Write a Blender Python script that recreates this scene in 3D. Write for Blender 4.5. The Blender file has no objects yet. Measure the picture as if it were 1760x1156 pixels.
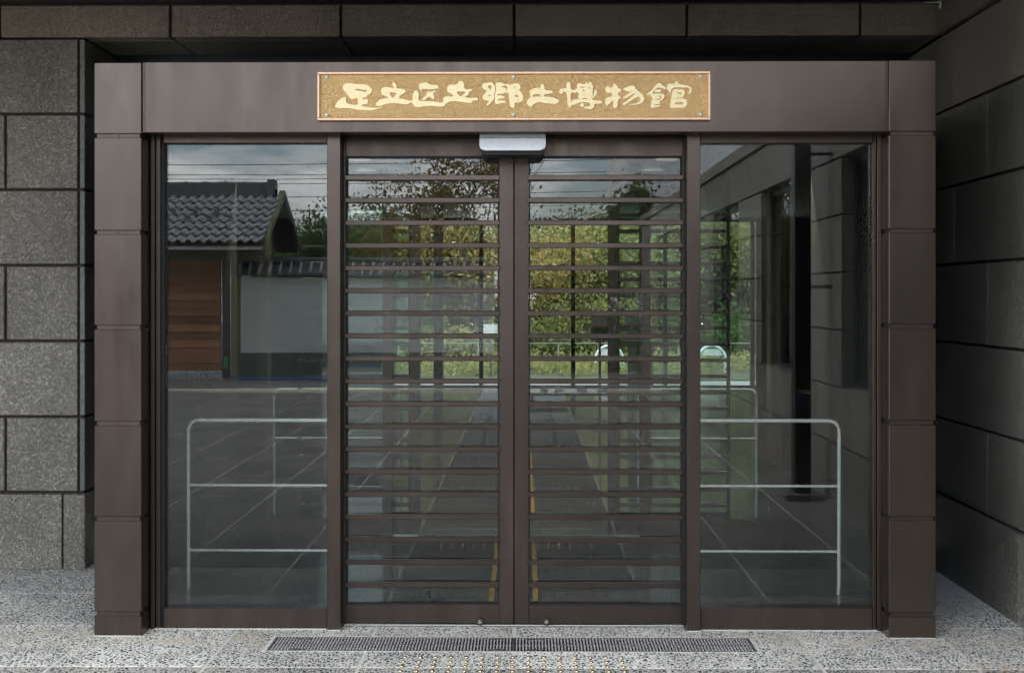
import bpy, bmesh, math, random
import numpy as np
from mathutils import Vector, Matrix
random.seed(7); rng = np.random.default_rng(11)
C = bpy.context.scene.collection
R = math.radians
# ------------------------------------------------------------ camera
F, CX, HZ, D, H = 2150.0, 880.0, 508.0, 5.874, 1.604      # focal length and centre in photo pixels, camera distance and height
YAW = math.atan(23.0 / F)
cam = bpy.data.cameras.new('camera'); cam_o = bpy.data.objects.new('camera', cam); C.objects.link(cam_o)
cam_o.location = (0, -D, H); cam_o.rotation_euler = (R(90), 0, YAW)
cam.sensor_width = 36; cam.lens = F / 1760 * 36; cam.shift_y = -(578 - HZ) / 1760.0
cam.clip_end = 2000; cam.clip_start = .05
bpy.context.scene.camera = cam_o
# ------------------------------------------------------------ world, sun, exposure
SC = bpy.context.scene
SC.view_settings.view_transform = 'Standard'; SC.view_settings.look = 'None'
SC.view_settings.exposure = .18; SC.view_settings.gamma = 1; SC.view_settings.use_curve_mapping = False
SUN_EL, SUN_AZ = R(44), R(284)       # azimuth measured clockwise from +Y: behind the camera, a little to its left
w = bpy.data.worlds.new('World'); SC.world = w; w.use_nodes = True
nt = w.node_tree; nt.nodes.clear(); L = nt.links.new
def wn(t, **k):
    n = nt.nodes.new(t)
    for a, b in k.items(): setattr(n, a, b)
    return n
sky = wn('ShaderNodeTexSky', sky_type='NISHITA'); sky.sun_disc = False
sky.sun_elevation = SUN_EL; sky.sun_rotation = SUN_AZ; sky.air_density = 1.0; sky.dust_density = 2.0
tc = wn('ShaderNodeTexCoord'); sep = wn('ShaderNodeSeparateXYZ'); L(tc.outputs['Generated'], sep.inputs[0])
zz = wn('ShaderNodeMath', operation='ADD'); zz.inputs[1].default_value = .12; L(sep.outputs[2], zz.inputs[0])
zm = wn('ShaderNodeMath', operation='MAXIMUM'); zm.inputs[1].default_value = .05; L(zz.outputs[0], zm.inputs[0])
dv = wn('ShaderNodeCombineXYZ')
for i in (0, 1):
    d_ = wn('ShaderNodeMath', operation='DIVIDE'); L(sep.outputs[i], d_.inputs[0]); L(zm.outputs[0], d_.inputs[1]); L(d_.outputs[0], dv.inputs[i])
n1 = wn('ShaderNodeTexNoise'); n1.inputs['Scale'].default_value = 1.1; n1.inputs['Detail'].default_value = 6; n1.inputs['Roughness'].default_value = .55
L(dv.outputs[0], n1.inputs['Vector'])
r1 = wn('ShaderNodeValToRGB'); r1.color_ramp.elements[0].position = .43; r1.color_ramp.elements[1].position = .56; L(n1.outputs['Fac'], r1.inputs[0])
n2 = wn('ShaderNodeTexNoise'); n2.inputs['Scale'].default_value = 2.3; n2.inputs['Detail'].default_value = 5; L(dv.outputs[0], n2.inputs['Vector'])
r2 = wn('ShaderNodeValToRGB'); r2.color_ramp.elements[0].position = .3; r2.color_ramp.elements[1].position = .72
r2.color_ramp.elements[0].color = (.60, .64, .66, 1); r2.color_ramp.elements[1].color = (1, 1, 1, 1); L(n2.outputs['Fac'], r2.inputs[0])
CLOUD = 34.0
cm = wn('ShaderNodeVectorMath', operation='SCALE'); cm.inputs['Scale'].default_value = CLOUD; L(r2.outputs[0], cm.inputs[0])
sb = wn('ShaderNodeVectorMath', operation='SCALE'); sb.inputs['Scale'].default_value = 3.6; L(sky.outputs[0], sb.inputs[0])
mx = wn('ShaderNodeMix', data_type='RGBA'); L(r1.outputs[0], mx.inputs[0]); L(sb.outputs[0], mx.inputs[6]); L(cm.outputs[0], mx.inputs[7])
bg = wn('ShaderNodeBackground'); bg.inputs[1].default_value = .14; L(mx.outputs[2], bg.inputs[0])
wo = wn('ShaderNodeOutputWorld'); L(bg.outputs[0], wo.inputs[0])
sun = bpy.data.lights.new('sun', 'SUN'); sun.energy = 1.8; sun.angle = R(25); sun.color = (1, .97, .92)
so = bpy.data.objects.new('sun', sun); C.objects.link(so)
sd = Vector((math.sin(SUN_AZ) * math.cos(SUN_EL), math.cos(SUN_AZ) * math.cos(SUN_EL), math.sin(SUN_EL)))
so.rotation_euler = sd.to_track_quat('Z', 'Y').to_euler()
SC.cycles.use_denoising = True; SC.cycles.denoising_input_passes = 'RGB'; SC.cycles.use_adaptive_sampling = False
SC.cycles.max_bounces = 10; SC.cycles.diffuse_bounces = 4; SC.cycles.glossy_bounces = 6; SC.cycles.transparent_max_bounces = 32
SC.cycles.caustics_reflective = False; SC.cycles.sample_clamp_indirect = 6

# ------------------------------------------------------------ measuring helpers (photo pixels on a plane of known depth -> metres)
cY, sY = math.cos(YAW), math.sin(YAW)
def PX(px, Y):
    t = (px - CX) / F; y = Y + D
    return y * (t * cY - sY) / (cY + t * sY)
def PZ(px, py, Y):
    X = PX(px, Y); dep = -X * sY + (Y + D) * cY
    return H - (py - HZ) / F * dep
GY = .17                                    # plane of the side panes, the mirror for what stands in the courtyard
def far(px, dist): return (px - 903) * dist / F
def farz(py, dist): return H - (py - HZ) * dist / F
def cy(dist): return 2 * GY + D - dist      # depth of a courtyard thing that is seen at this distance in the panes

# ------------------------------------------------------------ mesh builder
class MB:
    def __init__(s): s.v = []; s.f = []; s.sm = []
    def add(s, vs, fs, smooth=False):
        o = len(s.v); s.v += [tuple(v) for v in vs]; s.f += [tuple(i + o for i in f) for f in fs]; s.sm += [smooth] * len(fs); return s
    def box(s, x0, x1, y0, y1, z0, z1, bev=0):
        if bev <= 0:
            return s.add([(x0,y0,z0),(x1,y0,z0),(x1,y1,z0),(x0,y1,z0),(x0,y0,z1),(x1,y0,z1),(x1,y1,z1),(x0,y1,z1)],
                  [(0,3,2,1),(4,5,6,7),(0,1,5,4),(1,2,6,5),(2,3,7,6),(3,0,4,7)])
        bm = bmesh.new(); bmesh.ops.create_cube(bm, size=1)
        for v in bm.verts: v.co = Vector(((x0+x1)/2 + v.co.x*(x1-x0), (y0+y1)/2 + v.co.y*(y1-y0), (z0+z1)/2 + v.co.z*(z1-z0)))
        bmesh.ops.bevel(bm, geom=bm.edges[:], offset=bev, segments=1, affect='EDGES', clamp_overlap=True)
        bm.verts.index_update(); s.add([v.co[:] for v in bm.verts], [[v.index for v in f.verts] for f in bm.faces]); bm.free(); return s
    def tube(s, pts, r, n=8, cap=True):
        pts = [Vector(p) for p in pts]; rs = r if isinstance(r, (list, tuple)) else [r]*len(pts)
        vs = []; up = Vector((0,0,1))
        for i, p in enumerate(pts):
            t = (pts[min(i+1, len(pts)-1)] - pts[max(i-1, 0)]).normalized()
            a = t.cross(up)
            if a.length < .05: a = t.cross(Vector((0,1,0)))
            a.normalize(); b = t.cross(a)
            if i and (a.dot(pa) < 0): pass
            pa = a
            for k in range(n):
                g = 2*math.pi*k/n; vs.append(p + a*math.cos(g)*rs[i] + b*math.sin(g)*rs[i])
        fs = []
        for i in range(len(pts)-1):
            for k in range(n):
                fs.append((i*n+k, i*n+(k+1) % n, (i+1)*n+(k+1) % n, (i+1)*n+k))
        s.add(vs, fs, True)
        if cap: s.add(vs[:n], [tuple(range(n))]); s.add(vs[-n:], [tuple(range(n))[::-1]])
        return s
    def prism(s, poly, axis, a0, a1):      # poly of 2D points swept along axis
        n = len(poly)
        def mk(p, a): return {'x': (a, p[0], p[1]), 'y': (p[0], a, p[1]), 'z': (p[0], p[1], a)}[axis]
        return s.add([mk(p, a0) for p in poly] + [mk(p, a1) for p in poly],
              [tuple(range(n))[::-1], tuple(range(n, 2*n))] + [(i, (i+1) % n, n+(i+1) % n, n+i) for i in range(n)])
    def mesh(s, name, mat):
        me = bpy.data.meshes.new(name); me.from_pydata(s.v, [], s.f); me.update()
        bm = bmesh.new(); bm.from_mesh(me); bmesh.ops.recalc_face_normals(bm, faces=bm.faces); bm.to_mesh(me); bm.free()
        me.polygons.foreach_set('use_smooth', s.sm)
        if mat: me.materials.append(mat)
        return me
    def build(s, name, mat, parent=None): return link(name, s.mesh(name, mat), parent)
def link(name, me, parent=None, loc=None):
    o = bpy.data.objects.new(name, me); C.objects.link(o)
    if parent: o.parent = parent
    if loc: o.location = loc
    return o
def tag(o, label=None, cat=None, group=None, kind=None):
    if label: o['label'] = label
    if cat: o['category'] = cat
    if group: o['group'] = group
    if kind: o['kind'] = kind
    return o
def thing(name, label, cat, loc=(0,0,0), rz=0, group=None):
    o = bpy.data.objects.new(name, None); C.objects.link(o); o.location = loc; o.rotation_euler = (0,0,rz); o.empty_display_size = .1
    return tag(o, label, cat, group)
def struct(name):
    o = bpy.data.objects.new(name, None); C.objects.link(o); o['kind'] = 'structure'; return o
def bx(name, mat, parent, *a, bev=0): return MB().box(*a, bev=bev).build(name, mat, parent)
def dup(root, loc=None, rz=None, label=None):
    def cp(o, p):
        c = o.copy(); C.objects.link(c)
        if p: c.parent = p
        for ch in [x for x in o.children]: cp(ch, c)
        return c
    r = cp(root, None)
    if loc is not None: r.location = loc
    if rz is not None: r.rotation_euler = (0,0,rz)
    if label: r['label'] = label
    return r

# ------------------------------------------------------------ materials
def mat(name):
    m = bpy.data.materials.new(name); m.use_nodes = True; t = m.node_tree
    return m, t, t.nodes['Principled BSDF']
def N(t, ty, ins=None, **k):
    n = t.nodes.new(ty)
    for a, b in k.items(): setattr(n, a, b)
    for a, b in (ins or {}).items():
        if hasattr(b, 'type') and hasattr(b, 'is_output'): t.links.new(b, n.inputs[a])
        else: n.inputs[a].default_value = b
    return n
def ramp(t, fac, stops, interp='LINEAR'):
    n = t.nodes.new('ShaderNodeValToRGB'); cr = n.color_ramp; cr.interpolation = interp
    while len(cr.elements) < len(stops): cr.elements.new(.5)
    for e, (p, c) in zip(cr.elements, stops):
        e.position = p; e.color = (*c, 1) if not isinstance(c, (int, float)) else (c, c, c, 1)
    t.links.new(fac, n.inputs[0]); return n.outputs[0]
def mixc(t, fac, a, b, mode='MIX'):
    n = t.nodes.new('ShaderNodeMix'); n.data_type = 'RGBA'; n.blend_type = mode
    for i, v in ((0, fac), (6, a), (7, b)):
        if hasattr(v, 'is_output'): t.links.new(v, n.inputs[i])
        else: n.inputs[i].default_value = v if i == 0 else ((*v, 1) if len(v) == 3 else v)
    return n.outputs[2]
def pos(t, scale=(1,1,1), geo=True):
    src = N(t, 'ShaderNodeNewGeometry').outputs['Position'] if geo else N(t, 'ShaderNodeTexCoord').outputs['Object']
    return N(t, 'ShaderNodeMapping', {'Vector': src, 'Scale': scale}).outputs[0]
def noise(t, v, sc, det=4, ro=.5, out='Fac'): return N(t, 'ShaderNodeTexNoise', {'Vector': v, 'Scale': sc, 'Detail': det, 'Roughness': ro}).outputs[out]
def bump(t, p, h, st, dist=.002):
    b = N(t, 'ShaderNodeBump', {'Height': h, 'Strength': st, 'Distance': dist}); t.links.new(b.outputs[0], p.inputs['Normal'])
def simple(name, col, ro=.6, metal=0, var=.08, nsc=3):
    m, t, p = mat(name); n = noise(t, pos(t), nsc, 5)
    c = mixc(t, n, tuple(x*(1-var*2) for x in col), tuple(min(1, x*(1+var*2)) for x in col))
    t.links.new(c, p.inputs['Base Color']); p.inputs['Roughness'].default_value = ro; p.inputs['Metallic'].default_value = metal
    return m
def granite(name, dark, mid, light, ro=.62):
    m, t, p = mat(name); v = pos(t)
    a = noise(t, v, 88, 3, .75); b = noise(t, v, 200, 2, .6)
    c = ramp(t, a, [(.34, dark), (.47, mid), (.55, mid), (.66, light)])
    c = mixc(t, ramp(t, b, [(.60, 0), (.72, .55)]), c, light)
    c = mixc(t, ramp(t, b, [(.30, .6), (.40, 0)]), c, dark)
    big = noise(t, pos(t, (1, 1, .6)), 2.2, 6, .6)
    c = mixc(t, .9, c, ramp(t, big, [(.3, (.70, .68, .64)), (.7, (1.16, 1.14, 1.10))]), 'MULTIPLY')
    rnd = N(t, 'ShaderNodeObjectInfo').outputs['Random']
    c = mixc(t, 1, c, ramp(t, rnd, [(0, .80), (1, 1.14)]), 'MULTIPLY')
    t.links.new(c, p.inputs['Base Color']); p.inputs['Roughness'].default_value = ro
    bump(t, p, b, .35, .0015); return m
GRAN = granite('flamed_dark_granite', (.08,.072,.060), (.235,.210,.178), (.64,.60,.52))
GRAN_L = granite('brown_lintel_granite', (.09,.074,.058), (.25,.208,.165), (.62,.53,.43))
GRAN_W = granite('shaded_wing_granite', (.060,.055,.048), (.165,.152,.134), (.48,.46,.41))  # same granite as the left wall, with the porch shade put into its colour
GRAN_S = granite('honed_dark_granite', (.07,.07,.068), (.16,.16,.155), (.32,.32,.31), .45)
JOINT = simple('dark_joint', (.045,.033,.028), .9)
def bronze(name, col, ro=.36, met=.8):
    m, t, p = mat(name); v = pos(t, (1, 1, .45))
    a = noise(t, v, 3.2, 6, .6); b = noise(t, pos(t, (1,1,.2)), 9, 5, .6)
    rnd = N(t, 'ShaderNodeObjectInfo').outputs['Random']
    c = mixc(t, a, tuple(x*.74 for x in col), (col[0]*1.26, col[1]*1.18, col[2]*1.12))
    c = mixc(t, ramp(t, b, [(.55, 0), (.8, .4)]), c, tuple(x*1.3 for x in col))
    c = mixc(t, 1, c, ramp(t, rnd, [(0, .9), (1, 1.1)]), 'MULTIPLY')
    t.links.new(c, p.inputs['Base Color'])
    r = ramp(t, b, [(.3, ro*.72), (.75, ro*1.35)]); t.links.new(r, p.inputs['Roughness'])
    p.inputs['Metallic'].default_value = met
    bump(t, p, noise(t, pos(t), 2.2, 2), .25, .012); return m
BRZ = bronze('dark_bronze_panel', (.101,.081,.070), .28); BRZ_D = bronze('dark_bronze_frame', (.090,.072,.062), .36)
SEAL = simple('black_gasket', (.012,.011,.011), .7)
STEEL = simple('brushed_steel', (.55,.55,.53), .28, 1.0)
CREAM = simple('cream_metal_tube', (.84,.84,.76), .35, 0)
def glass(name, f0, tint):
    m = bpy.data.materials.new(name); m.use_nodes = True; t = m.node_tree; t.nodes.clear()
    g = N(t, 'ShaderNodeNewGeometry'); d = N(t, 'ShaderNodeVectorMath', {0: g.outputs['Normal'], 1: g.outputs['Incoming']}, operation='DOT_PRODUCT')
    a = N(t, 'ShaderNodeMath', {0: d.outputs['Value']}, operation='ABSOLUTE'); b = N(t, 'ShaderNodeMath', {0: 1.0, 1: a.outputs[0]}, operation='SUBTRACT')
    c = N(t, 'ShaderNodeMath', {0: b.outputs[0], 1: 5.0}, operation='POWER'); e = N(t, 'ShaderNodeMath', {0: c.outputs[0], 1: 1-f0, 2: f0}, operation='MULTIPLY_ADD')
    e.use_clamp = True
    tr = N(t, 'ShaderNodeBsdfTransparent', {'Color': (*tint, 1)}); gl = N(t, 'ShaderNodeBsdfGlossy', {'Color': (1,1,1,1), 'Roughness': 0.0})
    wv = noise(t, pos(t, (1, 1, 1)), 1.3, 1, .3); bp = N(t, 'ShaderNodeBump', {'Height': wv, 'Strength': .05, 'Distance': .004}); t.links.new(bp.outputs[0], gl.inputs['Normal'])
    ms = N(t, 'ShaderNodeMixShader', {0: e.outputs[0], 1: tr.outputs[0], 2: gl.outputs[0]}); o = N(t, 'ShaderNodeOutputMaterial'); t.links.new(ms.outputs[0], o.inputs[0])
    return m
GLASS = glass('door_glass', .050, (.93,.95,.94)); GLASS_T = glass('tinted_glass', .04, (.90,.95,.94)); GLASS_B = glass('back_window_glass', .012, (.90,.95,.94)); GLASS_W = glass('window_glass', .02, (.6,.62,.62))
def pebbles(nm, k_):
    m, t, p = mat(nm); g = pos(t)
    wv = noise(t, g, 55, 2, .5, 'Color'); v = N(t, 'ShaderNodeVectorMath', {0: g, 1: N(t, 'ShaderNodeVectorMath', {0: wv, 'Scale': .011}, operation='SCALE').outputs[0]}, operation='ADD').outputs[0]
    v = N(t, 'ShaderNodeMapping', {'Vector': v, 'Scale': (1, .62, 1), 'Rotation': (0,0,.4)}).outputs[0]
    e = N(t, 'ShaderNodeTexVoronoi', {'Vector': v, 'Scale': 54.0}, feature='DISTANCE_TO_EDGE').outputs[0]
    cc = N(t, 'ShaderNodeTexVoronoi', {'Vector': v, 'Scale': 54.0}, feature='F1').outputs['Color']
    pc = ramp(t, N(t, 'ShaderNodeSeparateColor', {0: cc}).outputs[0], [(0, (.075,.085,.11)), (.45, (.13,.142,.165)), (.7, (.25,.25,.25)), (.88, (.45,.35,.28)), (1, (.56,.53,.48))])
    patch = noise(t, g, 2.6, 5, .6)
    wid = N(t, 'ShaderNodeMath', {0: patch, 1: .22, 2: -.002}, operation='MULTIPLY_ADD').outputs[0]
    d = N(t, 'ShaderNodeMath', {0: e, 1: wid}, operation='SUBTRACT').outputs[0]
    fac = N(t, 'ShaderNodeMath', {0: d, 1: 14.0}, operation='MULTIPLY', use_clamp=True).outputs[0]
    mort = mixc(t, noise(t, g, 30, 3), (.70,.675,.61), (.86,.835,.76))
    c = mixc(t, fac, mort, pc)
    st = ramp(t, noise(t, g, 1.3, 6, .65), [(.36, (.82,.81,.79)), (.6, (1.05,1.04,1.0))]); c = mixc(t, 1, c, st, 'MULTIPLY')
    sy = N(t, 'ShaderNodeSeparateXYZ', {0: g}).outputs[1]; ab = N(t, 'ShaderNodeMath', {0: N(t, 'ShaderNodeMath', {0: sy, 1: -.04}, operation='SUBTRACT').outputs[0]}, operation='ABSOLUTE').outputs[0]
    sa = N(t, 'ShaderNodeMath', {0: ramp(t, ab, [(.04, .75), (.24, 0)]), 1: ramp(t, noise(t, g, 7, 5, .65), [(.42, 0), (.62, 1)])}, operation='MULTIPLY').outputs[0]
    c = mixc(t, sa, c, (.66,.57,.43))
    # rust stain by the right column
    dd = N(t, 'ShaderNodeVectorMath', {0: N(t, 'ShaderNodeMapping', {'Vector': g, 'Scale': (5.2, 9, 1), 'Location': (-2.03*5.2, .47*9, 0)}).outputs[0]}, operation='LENGTH').outputs['Value']
    rs = N(t, 'ShaderNodeMath', {0: ramp(t, dd, [(.1, .75), (1.0, 0)]), 1: ramp(t, noise(t, g, 22, 4), [(.42, 0), (.62, 1)])}, operation='MULTIPLY').outputs[0]
    c = mixc(t, rs, c, (.52,.30,.14))
    rnd = N(t, 'ShaderNodeObjectInfo').outputs['Random']; c = mixc(t, 1, c, ramp(t, rnd, [(0, .90*k_), (1, 1.10*k_)]), 'MULTIPLY')
    t.links.new(c, p.inputs['Base Color']); p.inputs['Roughness'].default_value = .75
    bump(t, p, fac, .5, .003); return m
PEB = pebbles('exposed_pebble_concrete', 1.0); PEB_M = pebbles('half_dimmed_pebble_concrete', .62); PEB_D = pebbles('dimmed_pebble_concrete', .30)  # last two: same concrete, darkened in colour so the panes reflect it dimmer
MORTAR = simple('pale_mortar', (.66,.635,.56), .9, nsc=20)
def dirty(name, a, b, ro, sc=4, bsc=60):
    m, t, p = mat(name); c = mixc(t, ramp(t, noise(t, pos(t), sc, 7, .62), [(.3, 0), (.7, 1)]), a, b)
    c = mixc(t, ramp(t, noise(t, pos(t), bsc*3, 2, .6), [(.35, 0), (.65, .35)]), c, tuple(x*1.7 for x in b))
    t.links.new(c, p.inputs['Base Color']); t.links.new(ramp(t, noise(t, pos(t), sc*2, 4), [(.3, ro*.8), (.7, min(1, ro*1.2))]), p.inputs['Roughness'])
    return m
COURT = dirty('dark_courtyard_granite', (.12,.12,.12), (.20,.20,.195), .5)
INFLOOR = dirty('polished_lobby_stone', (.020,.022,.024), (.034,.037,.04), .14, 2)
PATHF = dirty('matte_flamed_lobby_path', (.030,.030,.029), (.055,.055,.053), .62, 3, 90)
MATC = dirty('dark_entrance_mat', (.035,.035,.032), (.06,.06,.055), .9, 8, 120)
YEL = simple('yellow_strip', (.95,.50,.03), .5); BRASS = simple('brass_stud', (.75,.60,.34), .25, 1.0)
GOLDP, t, p = mat('hammered_gold_plate')
v = pos(t); vo = N(t, 'ShaderNodeTexVoronoi', {'Vector': v, 'Scale': 210.0}, feature='F1')
no = noise(t, v, 260, 3, .6); c = ramp(t, no, [(.32, (.50,.26,.09)), (.50, (.90,.54,.21)), (.66, (1,.80,.44))])
c = mixc(t, ramp(t, noise(t, pos(t), 3, 3), [(.3, 0), (.75, .3)]), c, (.5,.36,.15))
t.links.new(c, p.inputs['Base Color']); p.inputs['Metallic'].default_value = .35; p.inputs['Roughness'].default_value = .40; bump(t, p, no, 1.0, .004)
GOLDL = simple('polished_gold_lettering', (.98,.76,.42), .33, .3, .04); GOLDF = simple('copper_edge', (.85,.53,.34), .32, .5, .04)
SILV = simple('silver_plastic', (.86,.86,.86), .3, .0, .02); DKPL = simple('smoked_plastic', (.02,.019,.018), .65)
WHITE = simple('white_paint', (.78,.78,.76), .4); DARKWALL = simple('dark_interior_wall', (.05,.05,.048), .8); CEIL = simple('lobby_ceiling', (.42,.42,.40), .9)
PLASTER = simple('white_plaster', (.62,.64,.60), .9, nsc=1.2); BASE = simple('dark_plinth', (.14,.15,.13), .9); 
m, t, p = mat('orange_cedar_board'); c = mixc(t, noise(t, pos(t, (1, 1, 14)), 3, 5), (.33,.145,.07), (.50,.235,.115)); c = mixc(t, 1, c, ramp(t, N(t, 'ShaderNodeObjectInfo').outputs['Random'], [(0, .5), (1, 1.15)]), 'MULTIPLY'); t.links.new(c, p.inputs['Base Color']); p.inputs['Roughness'].default_value = .6; CEDAR = m
OLIVE = simple('olive_timber', (.20,.20,.12), .7); PALEB = simple('pale_beam', (.55,.54,.42), .7); DKT = simple('dark_timber', (.05,.045,.04), .7)
TILE = simple('grey_roof_tile', (.34,.34,.345), .32, nsc=9, var=.2); TILE_D = simple('dark_roof_tile', (.10,.10,.105), .5)
BLACKM = simple('black_painted_steel', (.012,.012,.012), .35); PALE = simple('pale_grey_cladding', (.80,.80,.79), .8, nsc=.4)
BLUE = simple('blue_plastic', (.06,.17,.42), .4); RED = simple('red_plastic', (.5,.04,.03), .5); GREEN = simple('green_plastic', (.03,.26,.09), .5)
SOIL = simple('soil_and_grass', (.055,.058,.03), 1, var=.2, nsc=2); PAVE_L = simple('pale_garden_paving', (.27,.26,.245), .85, nsc=2)
LEAD = simple('grey_metal', (.22,.23,.23), .4, .6); WIRE = simple('black_cable', (.02,.02,.02), .6)
LAMP_V = simple('dim_downlight', (.6,.6,.56), .6); LAMP_V.node_tree.nodes['Principled BSDF'].inputs['Emission Color'].default_value = (1,.96,.86,1); LAMP_V.node_tree.nodes['Principled BSDF'].inputs['Emission Strength'].default_value = .15
LAMP = bpy.data.materials.new('added_lobby_light'); LAMP.use_nodes = True; _p = LAMP.node_tree.nodes['Principled BSDF']
_p.inputs['Emission Color'].default_value = (1, .95, .82, 1); _p.inputs['Emission Strength'].default_value = 35  # unseen lamps, added to brighten the lobby
RAIL_FILL = LAMP.copy(); RAIL_FILL.name = 'added_rail_light'; RAIL_FILL.node_tree.nodes['Principled BSDF'].inputs['Emission Strength'].default_value = 170  # stronger unseen lamps, added to light the far handrails
def leafmat(name, cols):
    m, t, p = mat(name); n = noise(t, pos(t), 2.2, 4, .7); n2 = noise(t, pos(t), 14, 2, .6)
    c = ramp(t, N(t, 'ShaderNodeMath', {0: n, 1: .55, 2: N(t, 'ShaderNodeMath', {0: n2, 1: .45}, operation='MULTIPLY').outputs[0]}, operation='MULTIPLY_ADD').outputs[0], [(.34 + .32*i/(len(cols)-1), c_) for i, c_ in enumerate(cols)])
    t.links.new(c, p.inputs['Base Color']); p.inputs['Roughness'].default_value = .6
    tl = N(t, 'ShaderNodeBsdfTranslucent'); t.links.new(c, tl.inputs['Color'])
    ms = N(t, 'ShaderNodeMixShader', {0: .4, 1: p.outputs[0], 2: tl.outputs[0]}); t.links.new(ms.outputs[0], t.nodes['Material Output'].inputs[0]); return m
LF_Y = leafmat('yellow_green_leaves', [(.06,.10,.035), (.18,.205,.07), (.35,.325,.11), (.37,.26,.09)])
LF_G = leafmat('deep_green_leaves', [(.04,.075,.025), (.09,.15,.045), (.18,.23,.07)])
LF_A = leafmat('autumn_leaves', [(.12,.14,.045), (.30,.23,.07), (.42,.23,.08)])
BARK = simple('dark_bark', (.06,.05,.04), .9, nsc=12)

# ================================================================ GROUND AND PAVING
g_ = MB().box(-60, 60, -70, -14.8, -.30, -.006).box(-60, -5.392, -14.8, 1.6, -.30, -.006).box(2.6, 60, -14.8, 15.9, -.30, -.006).build('ground', COURT); g_['kind'] = 'structure'
pav = struct('pavement')
TP, X0 = .667, -.055; GX0, GX1, GY0, GY1 = PX(468, -.1), PX(1293, -.1), -.225, .0
DKM = simple('dimmed_bedding_mortar', (.44,.43,.39), .9, nsc=20)  # same mortar, colour lowered to dim its joint lines in the glass
bx('mortar_bed', DKM, pav, -5.39, 2.6, -14.8, -1.16, -.2, -.0016)
MB().box(-5.39, 2.60, -1.16, GY0, -.2, -.0016).box(-5.39, 2.60, GY1, 1.8, -.2, -.0016).box(-5.39, GX0, GY0, GY1, -.2, -.0016).box(GX1, 2.60, GY0, GY1, -.2, -.0016).build('mortar_bed', MORTAR, pav)
bx('cement_surround', MORTAR, pav, GX0-.02, GX0-.002, GY0-.012, GY1+.012, -.01, .0012); bx('cement_surround', MORTAR, pav, GX1+.002, GX1+.02, GY0-.012, GY1+.012, -.01, .0012); bx('cement_surround', MORTAR, pav, GX0-.002, GX1+.002, GY0-.012, GY0-.002, -.01, .0012); bx('cement_surround', MORTAR, pav, GX0-.002, GX1+.002, GY1+.002, GY1+.012, -.01, .0012)
rows = [.85, .187, -.477]
while rows[-1] > -14.3: rows.append(rows[-1] - TP)
rows = [1.51] + rows
for j in range(len(rows)-1):
    y1, y0 = rows[j], rows[j+1]
    for k in range(-8, 4):
        x0, x1 = X0 + k*TP, X0 + (k+1)*TP
        if x0 > 2.38: continue
        x1 = min(x1, 2.404)
        a0, a1, b0, b1 = x0+.009, x1-.009, y0+.009, y1-.009
        if y0 > .18 and a0 > -2.0 and a1 < 1.98: continue
        if y0 > .8 and -2.1 < a0 < 2.0: continue
        zt = random.uniform(-.0003, .0004); m_ = MB(); rc = []
        if y0 < GY0 and y1 > GY1 and a1 > GX0 and a0 < GX1:
            rc = [(a0, a1, b0, GY0-.004), (a0, a1, GY1+.004, b1)]
            if a0 < GX0: rc.append((a0, GX0-.004, GY0-.004, GY1+.004))
            if a1 > GX1: rc.append((GX1+.004, a1, GY0-.004, GY1+.004))
        else: rc = [(a0, a1, b0, b1)]
        for (p0, p1, q0, q1) in rc: m_.box(p0, p1, q0, q1, -.05, zt)
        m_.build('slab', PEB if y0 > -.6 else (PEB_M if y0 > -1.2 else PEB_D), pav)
def bead(x0, x1, y):
    m_ = MB(); x = x0
    while x < x1:
        w_ = min(random.uniform(.02, .05), x1-x); d_ = random.uniform(.004, .013); m_.add([(x, y-d_, .0012), (x+w_, y-d_*random.uniform(.5, 1.3), .0012), (x+w_, y+.004, .0012), (x, y+.004, .0012), (x, y+.004, .007), (x+w_, y+.004, .007)], [(0,1,2,3), (0,4,5,1)]); x += w_
    m_.build('cement_bead', MORTAR, pav)
for (a_, b_, y_) in ((162, 243, 0), (1528, 1608, 0), (262, 562, .127), (562, 585, .109), (586, 1180, .20), (1181, 1204, .109), (1204, 1512, .127)): bead(PX(a_, y_), PX(b_, y_), y_)
# brass tactile studs set in the paving
bm = bmesh.new(); bmesh.ops.create_uvsphere(bm, u_segments=8, v_segments=5, radius=.0105)
for v_ in bm.verts: v_.co.z = max(v_.co.z*.75, -.002)
sm_ = bpy.data.meshes.new('stud'); bm.to_mesh(sm_); bm.free(); sm_.materials.append(BRASS); sm_.shade_smooth()
for y_top in (-.33, -1.60, -2.55, -3.9):
    for r_ in range(5 if y_top > -3 else 4):
        for c_ in range(15):
            link('stud', sm_, pav, (X0 + (c_-7)*.0685, y_top - r_*.0685, .0012))
# pale kerb line crossing the courtyard
tag(bx('kerb', simple('pale_kerb_stone', (.62,.58,.48), .8), None, -30, 2.3, cy(21.0)-.09, cy(21.0)+.09, -.1, .03, bev=.01), kind='structure')
# dark drainage joints in the courtyard (real slots of darker stone)
tag(MB().box(-.49, -.45, -14.6, -6.6, -.003, .003).box(.31, .35, -14.6, -6.6, -.003, .003).build('paving_band', simple('dark_band', (.06,.06,.06), .6), None), kind='structure')

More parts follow.
